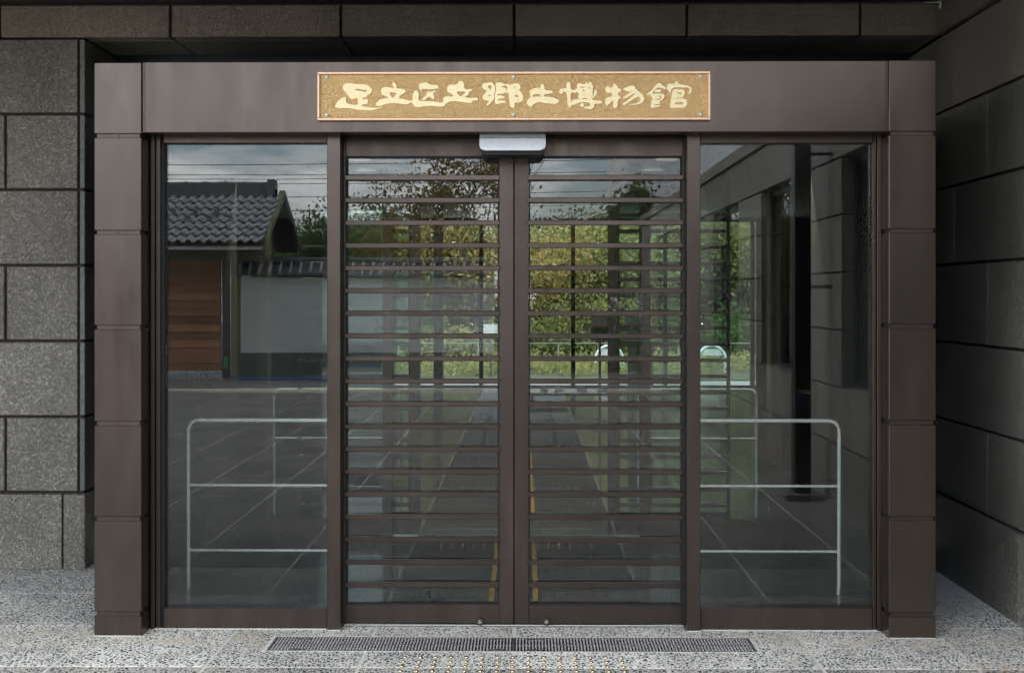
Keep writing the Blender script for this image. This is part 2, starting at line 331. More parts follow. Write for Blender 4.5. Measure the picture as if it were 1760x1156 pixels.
# ================================================================ DRAIN GRATE
dg = thing('drain_grate', 'long steel drain grating with fine bars set in the paving in front of the doors', 'drain grate')
m_ = MB(); fw = .009
m_.box(GX0, GX1, GY0, GY0+fw, -.03, .001).box(GX0, GX1, GY1-fw, GY1, -.03, .001).box(GX0, GX0+fw, GY0+fw, GY1-fw, -.03, .001).box(GX1-fw, GX1, GY0+fw, GY1-fw, -.03, .001)
m_.build('frame', STEEL, dg)
GR = simple('weathered_grating_steel', (.62,.58,.56), .5, .2)
m_ = MB(); nb = 147; pit = (GX1-GX0-.03)/nb
for i in range(nb+1):
    x = GX0+.015+i*pit; m_.box(x-.0028, x+.0028, GY0+fw, GY1-fw, -.022, -.001)
o = m_.build('bars', GR, dg); o['kind'] = 'stuff'
bx('cross_bar', STEEL, dg, GX0+fw, GX1-fw, -.122, -.112, -.02, .0004)
for (a, b) in ((505, 530), (840, 868), (905, 933)):
    for yy in (-.045, -.212): bx('lifting_plate', STEEL, dg, PX(a, -.1), PX(b, -.1), yy, yy+.02, -.003, .0012)
bx('channel', SEAL, dg, GX0, GX1, GY0, GY1, -.045, -.032)
bx('centre_joint', STEEL, dg, X0-.004, X0+.004, GY0+fw, GY1-fw, -.02, .0008)

# ================================================================ GRANITE WALLS
YW, XW = 1.47, 2.43; CH = .4457; TOPZ = 3.12
def stone(par, m_, x0, x1, y0, y1, z0, z1, bev=.004): return MB().box(x0, x1, y0, y1, z0, z1, bev=bev).build('stone', m_, par)
lw = thing('granite_wall', 'grey speckled granite block wall left of the bronze entrance frame', 'wall', (0,0,0))
bx('backing', JOINT, lw, -7, -2.612, YW+.022, 2.4, 0, TOPZ)
for k in range(7):
    z0, z1 = k*CH+.008, (k+1)*CH-.008
    if k == 0:
        stone(lw, GRAN, -2.712, -2.585, YW-.03, YW+.1, 0, z1); x = -2.722
        for L_ in (.9, .9, .9, .9): stone(lw, GRAN, x-L_+.008, x, YW-.03, YW+.1, 0, z1); x -= L_
        MB().box(-2.6, -2.585, YW+.11, 2.35, 0, z1, bev=.003).build('stone', GRAN_S, lw)
        continue
    stone(lw, GRAN_S, -2.627, -2.597, YW+.003, YW+.1, z0, z1, .003)
    e = -3.066 if k % 2 == 1 else -3.5
    stone(lw, GRAN, e+.008, -2.640, YW, YW+.1, z0, z1)
    for q in range(4): stone(lw, GRAN, e-.9+.008, e-.008, YW, YW+.1, z0, z1); e -= .9
    MB().box(-2.612, -2.597, YW+.105, 2.35, z0, z1, bev=.003).build('stone', GRAN_S, lw)
# lintel
lt = thing('stone_lintel', 'dark granite lintel course of long blocks above the entrance', 'lintel')
bx('backing', JOINT, lt, -7, XW, YW+.02, 2.1, TOPZ+.012, 3.32)
js = [-3.2 - .6] + [PX(x, YW) for x in (293, 586, 884, 1181, 1479)] + [XW-.002]; js[0] = js[1]-1.01; js.insert(0, js[0]-1.01); js.insert(0, js[0]-1.01)
for a, b in zip(js[:-1], js[1:]):
    stone(lt, GRAN_L, a+.008, b-.008, YW-.002, YW+.10, TOPZ+.006, 3.312, .004)
for a, b in zip(js[:-1], js[1:]):
    stone(lt, GRAN_S, a+.004, b-.004, YW+.105, 2.04, TOPZ+.004, TOPZ+.03, .003)
# recess behind the lintel
rc_ = thing('recess_panel', 'black metal panelling at the back of the recess around the entrance box', 'panel')
bx('panel', BLACKM, rc_, -2.7, -2.0, 2.05, 2.12, 0, TOPZ+.19); bx('panel', BLACKM, rc_, 1.98, XW+.1, 2.05, 2.12, 0, TOPZ+.19); bx('panel', BLACKM, rc_, -2.0, 1.98, 2.05, 2.12, 2.74, TOPZ+.19)
bx('trim', BRZ_D, rc_, -2.55, 2.40, 2.0, 2.045, 3.03, 3.07)
# ---- right wing
wg = thing('granite_wing_wall', 'long granite side wall, shade put into its colour, with tall windows running forward on the right', 'wall')
y_end = cy(26.0); win = []
ye = cy(9.64)
for q in range(5): win.append((ye - 3.27*q, ye - 3.27*q + 1.9))       # far edge, near edge of each window
ZS, ZHD = 2*CH, 6*CH
bx('backing', JOINT, wg, XW+.022, XW+.12, y_end, 2.4, 0, ZS-.02)
bx('backing', JOINT, wg, XW+.022, XW+.12, y_end, 2.4, ZHD+.02, 3.26)
edges = [2.4] + [e for w_ in win for e in (w_[1], w_[0])] + [y_end]
for i in range(0, len(edges)-1, 2):
    if edges[i+1] < edges[i]: bx('backing', JOINT, wg, XW+.022, XW+.12, edges[i+1]+.01, edges[i]-.01, ZS-.02, ZHD+.02)
for k in range(7):
    z0, z1 = k*CH+.008, (k+1)*CH-.008
    segs = [(y_end, 2.35)]
    if 2 <= k < 6: segs = [(edges[i+1], edges[i]) for i in range(0, len(edges)-1, 2) if edges[i+1] < edges[i]]
    for (s0, s1) in segs:
        y = s1; first = True
        while y > s0+.02:
            L_ = .995
            if first:
                L_ = (s1 - (.73 if k % 2 else 1.24)) if s1 > 2 else (.8 if k % 2 else .5)
                if s1 > 2: pass
                first = False
            a = max(s0, y - L_)
            if a - s0 < .2: a = s0
            dx = -.028 if k == 0 else 0
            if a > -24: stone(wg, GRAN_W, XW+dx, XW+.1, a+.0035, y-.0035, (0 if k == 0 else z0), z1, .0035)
            y = a
y = 2.35; yy = 1.47                      # top band, slightly proud
y = YW - .004
while y > y_end:
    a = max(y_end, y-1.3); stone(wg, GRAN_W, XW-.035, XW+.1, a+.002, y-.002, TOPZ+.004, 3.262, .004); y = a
for (w0, w1) in win:
    wd = MB().box(XW+.10, XW+.15, w0, w0+.06, ZS, ZHD).box(XW+.10, XW+.15, w1-.06, w1, ZS, ZHD).box(XW+.10, XW+.15, w0+.06, w1-.06, ZHD-.06, ZHD).box(XW+.10, XW+.15, w0+.06, w1-.06, ZS, ZS+.05).build('window', BLACKM, wg)
    bx('pane', GLASS_W, wd, XW+.12, XW+.128, w0+.06, w1-.06, ZS+.05, ZHD-.06)
    bx('sill', GRAN_S, wd, XW-.0, XW+.099, w0+.004, w1-.004, ZS-.008, ZS+.012)
    bx('room_back', BLACKM, wd, XW+.5, XW+.52, w0-.3, w1+.3, ZS-.3, ZHD+.3)
bx('coping', GRAN_S, wg, XW+.0, XW+.3, -2.0, YW-.006, 3.264, 3.3235)
# ---- canopy over the porch
CE = -1.55
cp = thing('canopy', 'dark brown metal soffit of the porch roof above the granite lintel', 'canopy')
SOF = simple('dark_brown_soffit', (.05,.033,.028), .5)
x = -7.0
while x < XW-.05:
    bx('soffit_panel', SOF, cp, x+.004, min(x+1.2, XW+.02)-.004, CE, YW+.02, 3.325, 3.35); x += 1.2
bx('roof_deck', SOF, cp, -7, XW+.3, CE-.05, 2.4, 3.36, 3.7)
# unseen wall, added left of the view to block light from that side
PW = -6.5
pw = thing('unseen_shade_wall', 'unseen granite wall added on the left to shade the porch', 'wall')
for k in range(7): stone(pw, GRAN, PW-.2, PW, CE, YW-.05, k*CH+.004, (k+1)*CH-.004)
# post near the wing wall
dpx = far(1376, 9.94); dpy = cy(9.94)
dp = thing('steel_post', 'black square steel post on a stone base beside the granite wing wall', 'post')
bx('shaft', BLACKM, dp, dpx-.065, dpx+.065, dpy-.065, dpy+.065, .05, 4.3, bev=.006); bx('stone_base', GRAN_S, dp, dpx-.15, dpx+.15, dpy-.15, dpy+.15, -.01, .05, bev=.006)
for z in (farz(265, 9.94), farz(493, 9.94)): MB().tube([(dpx+.06, dpy, z), (XW+.0, dpy, z)], .014).build('bracket', BLACKM, dp)

# ================================================================ BRONZE ENTRANCE FRAME
fr = thing('entrance_portal', 'dark bronze metal portal with panelled columns and broad header around the glass doors', 'entrance')
def column(xa, xb, cuts, ytop, ybot):
    X_a, X_b = PX(xa, 0), PX(xb, 0); pm = (xa+xb)/2
    col = bx('column', BRZ_D, fr, X_a+.010, X_b-.010, .010, .16, 0, PZ(pm, ytop, 0)-.006)
    zs = [PZ(pm, ytop, 0)]
    for (a, b) in cuts: zs += [PZ(pm, a, 0), PZ(pm, b, 0)]
    zs.append(0)
    for i in range(0, len(zs), 2):
        MB().box(X_a, X_b, 0, .165, zs[i+1] + (.001 if i+2 < len(zs) else 0), zs[i], bev=.0022).build('panel', BRZ, col)
    for i in range(1, len(zs)-1, 2):
        MB().tube([((X_a+X_b)/2, .0095, (zs[i]+zs[i+1])/2), ((X_a+X_b)/2, .006, (zs[i]+zs[i+1])/2)], .0028, 8).build('screw', SEAL, col)
column(162, 243, [(230,237),(396,402.5),(559,566),(724,731),(887.5,894.5),(1050.5,1058)], 108, 1094)
column(1528, 1608.5, [(226,233),(393,399.5),(557,564),(722,730),(887,894.5),(1052,1060)], 104, 1101)
ZH0, ZH1 = PZ(880, 227, 0), PZ(880, 105.8, 0)
hx0, hx1 = PX(249, 0), PX(1523, 0)
hd = MB().box(hx0, hx1, 0, .10, ZH0, ZH1, bev=.0022).build('header', BRZ, fr)
for (a, b) in ((244.5, 248.6), (1523.4, 1527)):
    st = bx('joint_strip', BRZ_D, hd, PX(a, 0), PX(b, 0), .008, .10, ZH0+.002, ZH1-.002)
    for z in (ZH1-.07, ZH0+.07): MB().tube([((PX(a,0)+PX(b,0))/2, .009, z), ((PX(a,0)+PX(b,0))/2, .005, z)], .0025, 8).build('screw', SEAL, hd)
bx('header_return', BRZ_D, fr, PX(244, 0), PX(1527, 0), .10, .30, ZH0+.012, ZH1-.01)
FY = .125                                    # face of the glazing frames
zt_ = PZ(880, 237, FY)
def frame_side(x0, x1, gx0, gx1, name, lab):
    sp = thing(name, lab, 'window')
    zs, zg0, zg1 = 0, PZ(gx0, 1045, FY), PZ(gx0, 245.5, FY)
    A, B, G0, G1 = PX(x0, FY), PX(x1, FY), PX(gx0, FY), PX(gx1, FY)
    bx('sill_rail', BRZ_D, sp, G0, G1, FY+.004, FY+.09, 0, zg0, bev=.0015)
    bx('head_rail', BRZ_D, sp, G0, G1, FY+.004, FY+.09, zg1, ZH0+.05, bev=.0015)
    if A < 0 and gx0 < 500:
        bx('jamb', BRZ_D, sp, A, PX(266, FY), FY, FY+.10, 0, ZH0+.05, bev=.0015); bx('jamb', BRZ_D, sp, PX(267.5, FY), PX(275, FY), FY+.006, FY+.10, 0, ZH0+.05, bev=.0015)
        bx('gasket', SEAL, sp, PX(275.2, FY), G0-.0005, FY+.02, FY+.09, 0, ZH0+.05)
    else:
        bx('jamb', BRZ_D, sp, PX(1508, FY), B, FY, FY+.10, 0, ZH0+.05, bev=.0015); bx('jamb', BRZ_D, sp, PX(1501, FY), PX(1506.5, FY), FY+.006, FY+.10, 0, ZH0+.05, bev=.0015)
    bx('pane', GLASS, sp, G0, G1, GY, GY+.010, zg0-.01, zg1+.01)
frame_side(259, 562, 281, 561.5, 'side_window', 'tall fixed glass side window left of the sliding doors, in a bronze frame')
frame_side(1204.5, 1515, 1204.5, 1500, 'side_window', 'tall fixed glass side window right of the sliding doors, in a bronze frame')
for (a, b) in ((562, 585), (1181, 1204)): bx('post', BRZ, fr, PX(a, .11), PX(b, .11), .11, .30, 0, ZH0+.04, bev=.002)
for (a, b) in ((585.5, 589), (1177, 1180.5)): bx('door_guide', SEAL, fr, PX(a, .16), PX(b, .16), .18, .30, 0, ZH0+.02)
bx('threshold', STEEL, fr, PX(586, .3), PX(1180, .3), .19, .31, -.02, .004)
# ---- sliding doors
DY = .205; BARZ = [305.3 + 38.83*i for i in range(19)]
def door(s0, g0, g1, s1, lock_px, lab, yd=DY, dpx=lambda px: px, dpy=lambda py: py, name='sliding_door', gl=None, group='outer sliding doors'):
    gl = gl or GLASS
    dr = thing(name, lab, 'door', group=group)
    A, B, G0, G1 = (PX(dpx(v), yd) for v in (s0, s1, g0, g1)); pm = 880
    zb, z0, z1, ztp = .012, PZ(pm, dpy(1039), yd), PZ(pm, dpy(268.5), yd), PZ(pm, dpy(238), yd)
    if yd > 1: zb, z0, z1, ztp = .012, .142, 2.30, 2.385
    bx('stile', BRZ_D, dr, A, G0, yd, yd+.045, zb, ztp, bev=.0015); bx('stile', BRZ_D, dr, G1, B, yd, yd+.045, zb, ztp, bev=.0015)
    bx('bottom_rail', BRZ_D, dr, G0+.0005, G1-.0005, yd+.002, yd+.043, zb, z0, bev=.0015)
    bx('top_rail', BRZ_D, dr, G0+.0005, G1-.0005, yd+.002, yd+.043, z1, ztp, bev=.0015)
    bx('pane', gl, dr, G0, G1, yd+.024, yd+.032, z0-.01, z1+.01)
    bead = MB().box(G0+.001, G0+.008, yd+.008, yd+.022, z0, z1).box(G1-.008, G1-.001, yd+.008, yd+.022, z0, z1).box(G0+.008, G1-.008, yd+.008, yd+.022, z1-.008, z1).box(G0+.008, G1-.008, yd+.008, yd+.022, z0, z0+.006).build('glazing_bead', SEAL, dr)
    zlist = [PZ(pm, y, DY) for y in BARZ] if yd < 1 else [PZ(880, y, DY)*.985 for y in BARZ]
    for z in zlist:
        MB().box(G0-.004, G1+.004, yd-.010, yd+.012, z-.0125, z+.0125, bev=.0025).build('bar', BRZ, dr)
    if lock_px:
        lx, lz = PX(lock_px, yd), PZ(pm, 1066.5, yd)
        lk = MB().tube([(lx, yd+.001, lz), (lx, yd-.010, lz)], [.020, .018], 20).build('lock', BRZ_D, dr)
        MB().tube([(lx, yd-.009, lz), (lx, yd-.018, lz)], [.010, .009], 16).build('cylinder', STEEL, lk)
    return dr
door(588, 594, 858, 882.5, 825, 'left leaf of the glass double doors with horizontal bronze bars and a lock at its foot')
bx('door_seal', SEAL, fr, PX(882.2, .23), PX(884.6, .23), .222, .236, .012, PZ(880, 238, .21))
door(884.3, 908.5, 1173.5, 1177, 939, 'right leaf of the glass double doors with horizontal bronze bars and a lock at its foot')
bx('door_header', BRZ_D, fr, PX(586, .26), PX(1180, .26), .255, .29, ZH0-.06, ZH0+.011)
# ---- sensor
sx0, sx1 = PX(824, .03), PX(938, .03)
se = thing('door_sensor', 'silver motion sensor box hanging above where the two door leaves meet', 'sensor')
def sens_poly(inset, zb, zt, r):
    a, b = sx0+inset, sx1-inset; pts = [(a, zt), (b, zt)]
    for i in range(7): g = math.pi/2*i/6; pts.append((b - r + r*math.cos(g), zb + r - r*math.sin(g)))
    for i in range(7): g = math.pi/2*(1-i/6); pts.append((a + r - r*math.cos(g), zb + r - r*math.sin(g)))
    return pts
zA, zB, zC, zD = ZH0-.001, PZ(880, 236, .03), PZ(880, 259.5, .03), PZ(880, 266.5, .05)
sm2 = MB(); nrw, ncl = 10, 28; vs_ = []
for j in range(nrw+1):
    u = j/nrw; z = zB + (zC-zB)*u; hgt = z - zC; rr = .028; ins = 0 if hgt > rr else rr - math.sqrt(max(0, rr*rr - (rr-hgt)**2))
    yf = .052 - .050*math.sin(u*math.pi/2)**.8
    for i in range(ncl+1): q = i/ncl; vs_.append((sx0+ins + (sx1-sx0-2*ins)*q, yf + .004*(2*q-1)**8, z))
sm2.add(vs_, [(j*(ncl+1)+i, j*(ncl+1)+i+1, (j+1)*(ncl+1)+i+1, (j+1)*(ncl+1)+i) for j in range(nrw) for i in range(ncl)], True)
k1 = len(vs_); edge = [j*(ncl+1) for j in range(nrw+1)] + [nrw*(ncl+1)+i for i in range(1, ncl+1)] + [j*(ncl+1)+ncl for j in range(nrw-1, -1, -1)]
sm2.add([sm2.v[e_] for e_ in edge] + [(sm2.v[e_][0], .058, sm2.v[e_][2]) for e_ in edge], [(i, i+1, len(edge)+i+1, len(edge)+i) for i in range(len(edge)-1)])
sm2.build('cover', SILV, se)
bx('mounting_plate', simple('grey_plastic', (.33,.34,.32), .5), se, sx0, sx1, .055, .2, zB+.002, zA, bev=.001)
MB().prism(sens_poly(.005, zD, zC+.03, .03), 'y', .030, .20).build('lens', DKPL, se)

# ================================================================ SIGN
pl = thing('sign_plaque', 'gold plaque with raised brush-written Japanese characters on the bronze header', 'sign')
PY = -.026
px0, px1, pz0, pz1 = PX(545, PY), PX(1221.5, PY), PZ(880, 206.5, PY), PZ(880, 123, PY)
bx('plate', GOLDP, pl, px0+.006, px1-.006, -.014, -.001, pz0+.006, pz1-.006)
m_ = MB(); e = .0115
m_.box(px0, px1, PY, -.001, pz1-e, pz1, bev=.002).box(px0, px1, PY, -.001, pz0, pz0+e, bev=.002).box(px0, px0+e, PY+.0003, -.001, pz0+e, pz1-e, bev=.002).box(px1-e, px1, PY+.0003, -.001, pz0+e, pz1-e, bev=.002)
m_.build('frame', GOLDF, pl)
for x in (561, 882.5, 1204.5):
    for y in (131.5, 197): MB().tube([(PX(x, PY), -.013, PZ(880, y, PY)), (PX(x, PY), -.020, PZ(880, y, PY)), (PX(x, PY), -.023, PZ(880, y, PY))], [.009, .0085, .004], 12).build('screw', simple('bright_screw', (1,.96,.78), .35, .1), pl)
def K(s): 
    a = [float(q) for q in s.split()]; return list(zip(a[0::2], a[1::2]))
GLY = [
 (570, [[K('300 340 315 260 390 200 520 200 600 222 760 232 900 232 1045 270 1100 330 1150 370 1135 450 1080 515 985 550 970 610 940 625 880 615 885 655 920 680 985 640 1022 690 1020 770 1000 795 880 810 835 850 960 870 1100 900 1300 915 1465 860 1440 895 1300 935 1190 965 1130 980 1000 970 860 960 840 972 700 955 540 915 330 905 250 920 110 895 92 860 110 790 180 710 280 625 370 590 408 630 400 770 580 805 740 840 740 660 705 615 660 635 600 660 550 655 490 600 430 510 340 410'), K('660 370 760 365 900 395 1015 405 940 470 880 435 740 425 670 400')]]),
 (640, [[K('240 400 250 350 370 312 440 315 520 345 600 348 565 270 562 220 585 168 650 205 690 270 670 357 850 362 910 400 960 450 900 490 860 520 790 545 730 635 900 655 1000 695 1130 695 1130 745 1060 770 1010 808 880 808 700 775 560 770 400 790 260 835 150 862 118 855 100 790 105 740 190 700 180 675 290 645 460 625 400 570 310 550 250 500'), K('475 470 690 470 610 620 540 605 490 510')]]),
 (700, [[K('150 530 170 470 210 415 260 408 300 440 320 530 312 690 330 705 540 715 740 725 880 755 1020 755 1085 830 1030 865 900 875 640 850 480 860 340 890 250 890 180 850 120 770 118 700 145 690')],
        [K('318 270 340 225 420 200 500 180 570 195 640 240 760 255 850 260 890 310 885 355 840 355 770 380 580 380 450 365 380 410 345 380')],
        [K('535 460 640 448 700 455 760 420 830 418 790 455 730 500 760 560 770 680 720 660 650 605 590 605 540 655 460 690 412 690 440 630 520 570 555 550 545 490')]]),
 (760, [[K('135 400 140 330 190 255 260 240 430 262 435 200 480 145 570 150 615 210 622 350 680 382 840 385 850 435 760 445 760 520 720 550 620 600 800 635 930 625 1000 610 1020 700 960 695 880 700 830 718 885 750 820 765 700 770 570 745 470 740 380 715 240 720 160 765 85 800 20 815 20 640 50 595 170 578 350 592 220 485 150 460'), K('400 445 660 445 620 510 550 585 500 585 440 520')]]),
 (820, [[K('132 310 145 250 200 215 330 185 430 185 450 225 500 280 515 350 505 440 490 500 492 600 470 670 400 760 350 820 290 855 250 850 262 805 310 765 350 715 260 705 180 685 145 630 160 570 220 500 285 440 240 410 160 370'), K('285 300 400 262 408 390 350 375'), K('305 565 365 530 400 585 340 580')],
        [K('515 220 550 188 720 190 790 240 800 290 690 300 690 322 800 340 845 400 820 470 740 515 580 515 575 545 620 555 760 570 790 610 770 640 640 650 580 680 620 700 800 705 830 740 820 770 680 780 570 805 510 785 495 720 505 560 530 400 550 330 520 270')],
        [K('790 255 850 220 915 262 900 480 850 480 800 500 850 430 865 320 820 285')],
        [K('880 290 930 250 1050 215 1160 220 1220 260 1240 330 1190 410 1270 480 1315 570 1310 670 1250 750 1150 765 1070 755 1065 860 1035 935 1000 900 975 905 940 880 925 800 900 640 885 460'), K('1075 540 1110 530 1185 590 1160 612 1075 600'), K('1150 660 1205 685 1165 695'), K('1035 330 1065 315 1080 345 1060 352')]]),
 (890, [[K('335 450 360 410 440 370 490 345 645 350 650 260 695 222 735 260 760 310 762 400 880 420 980 425 1000 470 960 510 860 520 760 525 735 560 750 595 960 605 1050 635 1120 680 1190 718 1150 755 1085 805 940 800 860 780 780 790 700 760 580 750 500 785 430 820 380 880 330 875 290 830 240 815 245 740 290 670 370 600 345 560 350 500'), K('415 560 500 525 600 520 655 560 650 590 520 590 415 598')]]),
 (950, [[K('190 440 210 370 400 365 385 250 410 180 510 180 510 400 640 400 690 400 680 490 580 485 510 485 515 700 540 830 520 890 485 910 420 860 415 640 390 460 300 465 290 500 250 525 190 485')],
        [K('680 270 740 215 800 225 860 245 910 240 930 200 970 180 1000 240 1020 235 1040 170 1095 172 1105 240 1140 275 1160 335 1130 365 1160 460 1105 455 1150 500 1130 570 1105 590 1100 640 1160 700 1250 710 1410 710 1410 800 1180 800 1175 900 1120 955 1040 955 900 930 870 905 920 865 1000 885 1060 865 1065 800 1020 768 900 755 790 765 690 795 600 838 540 830 520 770 540 700 640 675 780 658 720 635 715 590 745 540 740 490 640 460 640 400 690 360 690 310'), K('785 315 915 320 915 350 780 345'), K('830 645 1000 643 1000 662 830 664'), K('845 416 905 416 905 440 850 440'), K('1000 340 1085 345 1080 364 1010 364'), K('865 520 905 522 902 542 868 542')],
        [K('750 860 790 790 860 760 900 855 830 895')], [K('1180 430 1210 408 1260 430 1270 490 1220 570 1150 635 1100 640 1110 600 1160 550 1185 490')]]),
 (1030, [[K('165 400 180 340 250 275 300 340 350 345 400 300 400 220 470 240 515 300 530 360 590 370 630 410 620 460 530 480 530 530 620 620 610 650 530 690 530 880 470 920 420 920 375 870 400 810 395 710 340 740 290 810 230 860 195 845 170 750 175 660 230 620 370 590 365 480 250 495 190 460')],
         [K('675 375 760 330 860 295 970 285 1030 330 1040 380 1150 470 1240 540 1280 620 1280 690 1230 770 1150 815 1000 840 860 835 820 815 940 810 1080 790 1150 740 1170 660 1140 600 1060 620 900 720 740 835 700 838 640 820 690 780 860 660 1040 510 1000 505 880 570 750 655 640 655 700 610 830 500 940 455 850 455 740 440 720 405')]]),
 (1100, [[K('185 550 240 480 320 440 440 300 510 215 580 210 650 290 770 355 765 385 690 385 620 350 540 345 460 370 400 430 365 490 330 530 270 540 220 575')], [K('430 390 590 400 610 440 580 480 430 490 420 440')],
         [K('290 530 420 510 600 520 680 535 705 580 690 650 610 710 540 740 590 790 560 808 420 825 400 850 590 830 580 870 540 890 430 910 340 935 300 890 320 780 360 640 310 600'), K('480 580 600 580 625 610 600 660 560 690 430 688 440 672 550 662 585 630 580 600')],
         [K('762 290 800 240 860 235 940 245 1000 230 1015 170 1070 170 1095 240 1180 260 1320 275 1420 310 1480 380 1480 440 1440 510 1390 525 1360 490 1410 450 1420 390 1400 350 1200 350 1050 335 940 355 890 420 870 510 820 460 765 370')],
         [K('920 450 960 390 1020 378 1100 395 1270 410 1275 500 1265 570 1210 620 1190 650 1310 665 1355 740 1350 810 1300 900 1240 918 1080 915 930 930 850 915 870 760 900 600'), K('1020 500 1090 480 1205 490 1190 520 1100 515'), K('1000 650 1100 630 1200 626 1175 648 1050 660'), K('975 820 1020 770 1080 760 1240 762 1220 810 1080 822')]]),
]
def chaik(p):
    o_ = []
    for i in range(len(p)):
        a, b = p[i], p[(i+1) % len(p)]; o_ += [(a[0]*.78+b[0]*.22, a[1]*.78+b[1]*.22), (a[0]*.22+b[0]*.78, a[1]*.22+b[1]*.78)]
    return o_
dep = 0
for (ox, shapes) in GLY:
    mm = MB()
    for si, loops in enumerate(shapes):
        cu = bpy.data.curves.new('stroke', 'CURVE'); cu.dimensions = '2D'; cu.fill_mode = 'BOTH'; cu.extrude = .0022
        for lp in loops:
            lp = chaik(chaik(lp)); sp_ = cu.splines.new('POLY'); sp_.points.add(len(lp)-1); sp_.use_cyclic_u = True
            for i, (zx, zy) in enumerate(lp): sp_.points[i].co = (PX(ox + zx/16.51, PY), PZ(880, 130 + zy/16.51, PY), 0, 1)
        ob = bpy.data.objects.new('stroke', cu); me = bpy.data.meshes.new_from_object(ob)
        off = -.0160 - .0002*(dep % 7); dep += 1
        mm.add([(v_.co.x, off - v_.co.z, v_.co.y) for v_ in me.vertices], [tuple(p_.vertices) for p_ in me.polygons])
        bpy.data.objects.remove(ob); bpy.data.curves.remove(cu); bpy.data.meshes.remove(me)
    mm.build('character', GOLDL, pl)

# ================================================================ VESTIBULE AND LOBBY
V1 = 2.40
vs = thing('vestibule_box', 'dark walls and ceiling enclosing the vestibule behind the outer glass doors', 'room')
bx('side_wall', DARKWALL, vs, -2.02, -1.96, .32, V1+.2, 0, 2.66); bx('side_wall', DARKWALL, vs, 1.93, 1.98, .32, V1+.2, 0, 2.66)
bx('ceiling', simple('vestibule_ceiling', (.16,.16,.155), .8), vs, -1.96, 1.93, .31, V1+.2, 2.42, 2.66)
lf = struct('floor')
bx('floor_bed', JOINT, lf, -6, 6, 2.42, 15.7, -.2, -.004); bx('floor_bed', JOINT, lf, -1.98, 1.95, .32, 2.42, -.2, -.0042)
y = .33
while y < 15.6:
    for k in range(-9, 9):
        x = X0 + k*TP
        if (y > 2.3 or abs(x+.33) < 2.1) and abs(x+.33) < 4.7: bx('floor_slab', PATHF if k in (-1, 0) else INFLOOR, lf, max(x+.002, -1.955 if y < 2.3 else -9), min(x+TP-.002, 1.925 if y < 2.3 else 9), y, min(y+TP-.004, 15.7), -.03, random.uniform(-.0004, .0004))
    y += TP
mt = thing('entrance_mat', 'dark brown entrance mat with a thin metal edge just beyond the inner doors', 'mat')
bx('mat', MATC, mt, -.66, .56, 2.72, 3.32, .002, .009)
m_ = MB(); m_.box(-.68, -.661, 2.70, 3.34, .001, .010).box(.561, .58, 2.70, 3.34, .001, .010).box(-.661, .561, 3.321, 3.34, .001, .010).box(-.661, .561, 2.70, 2.719, .001, .010); m_.build('edge', STEEL, mt)
for xx in (-.18, .055):
    ys = thing('yellow_guide_strip', 'thin yellow guide strip running inward, ' + ('left' if xx < 0 else 'right') + ' one of the pair between the doors', 'floor strip', group='yellow guide strips')
    y = .72
    while y < 6.8:
        if not (2.2 < y < 3.1): bx('strip', YEL, ys, xx-.013, xx+.013, y, y+.285, .001, .006)
        y += .30
# handrails
def rail(Y, pxa, pxb, lab):
    xa, xb = PX(pxa, Y), PX(pxb, Y)
    r_ = thing('handrail', lab, 'handrail', ((xa+xb)/2, Y, 0), group='metal handrails behind the glass'); hw = (xb-xa)/2; h_ = .925; c_ = .05
    pts = [(-hw, 0, 0), (-hw, 0, h_-c_)] + [(-hw+c_-c_*math.cos(g), 0, h_-c_+c_*math.sin(g)) for g in (R(30), R(60))] + [(-hw+c_, 0, h_), (hw-c_, 0, h_)] + [(hw-c_+c_*math.sin(g), 0, h_-c_+c_*math.cos(g)) for g in (R(30), R(60))] + [(hw, 0, h_-c_), (hw, 0, 0)]
    MB().tube(pts, .0105, 10).build('hoop', CREAM, r_)
    for z in (h_-.355, h_-.71): MB().tube([(-hw, 0, z), (hw, 0, z)], .008, 8).build('rail', CREAM, r_)
    for s in (-1, 1): MB().tube([(s*hw, 0, .001), (s*hw, 0, .012)], .03, 12).build('foot_plate', STEEL, r_)
rail(.94, 324, 588, 'cream tube handrail just behind the left side window'); rail(.94, 1178, 1442, 'cream tube handrail just behind the right side window')
rail(3.2, 471, 676, 'cream tube handrail beyond the inner doors, on the left'); rail(3.2, 1098, 1300, 'cream tube handrail beyond the inner doors, on the right')
# inner screen and doors
IY = 2.45; k_ = .707
ifr = thing('inner_frame', 'bronze frame of the inner glass screen between vestibule and lobby', 'door frame')
def ipx(px): return 887 + (px-882)*.715
for (a, b) in ((562, 585), (1181, 1204), (262, 285), (1492, 1515)): bx('post', BRZ_D, ifr, PX(ipx(a), IY), PX(ipx(b), IY), IY-.04, IY+.12, 0, 2.419)
bx('transom', BRZ_D, ifr, PX(ipx(285), IY)+.001, PX(ipx(562), IY)-.001, IY, IY+.10, 2.385, 2.419); bx('transom', BRZ_D, ifr, PX(ipx(1204), IY)+.001, PX(ipx(1492), IY)-.001, IY, IY+.10, 2.385, 2.419)
bx('transom', BRZ_D, ifr, PX(ipx(585), IY)+.001, PX(ipx(1181), IY)-.001, IY, IY+.06, 2.385, 2.419)
for (a, b) in ((285, 562), (1204, 1492)):
    bx('pane', GLASS_T, ifr, PX(ipx(a), IY)+.001, PX(ipx(b), IY)-.001, IY+.03, IY+.038, .11, 2.386); bx('sill_rail', BRZ_D, ifr, PX(ipx(a), IY)+.001, PX(ipx(b), IY)-.001, IY, IY+.08, 0, .11)
bx('threshold', STEEL, ifr, -1.2, 1.1, IY+.02, IY+.12, -.01, .012)
lo = ipx(883)-722
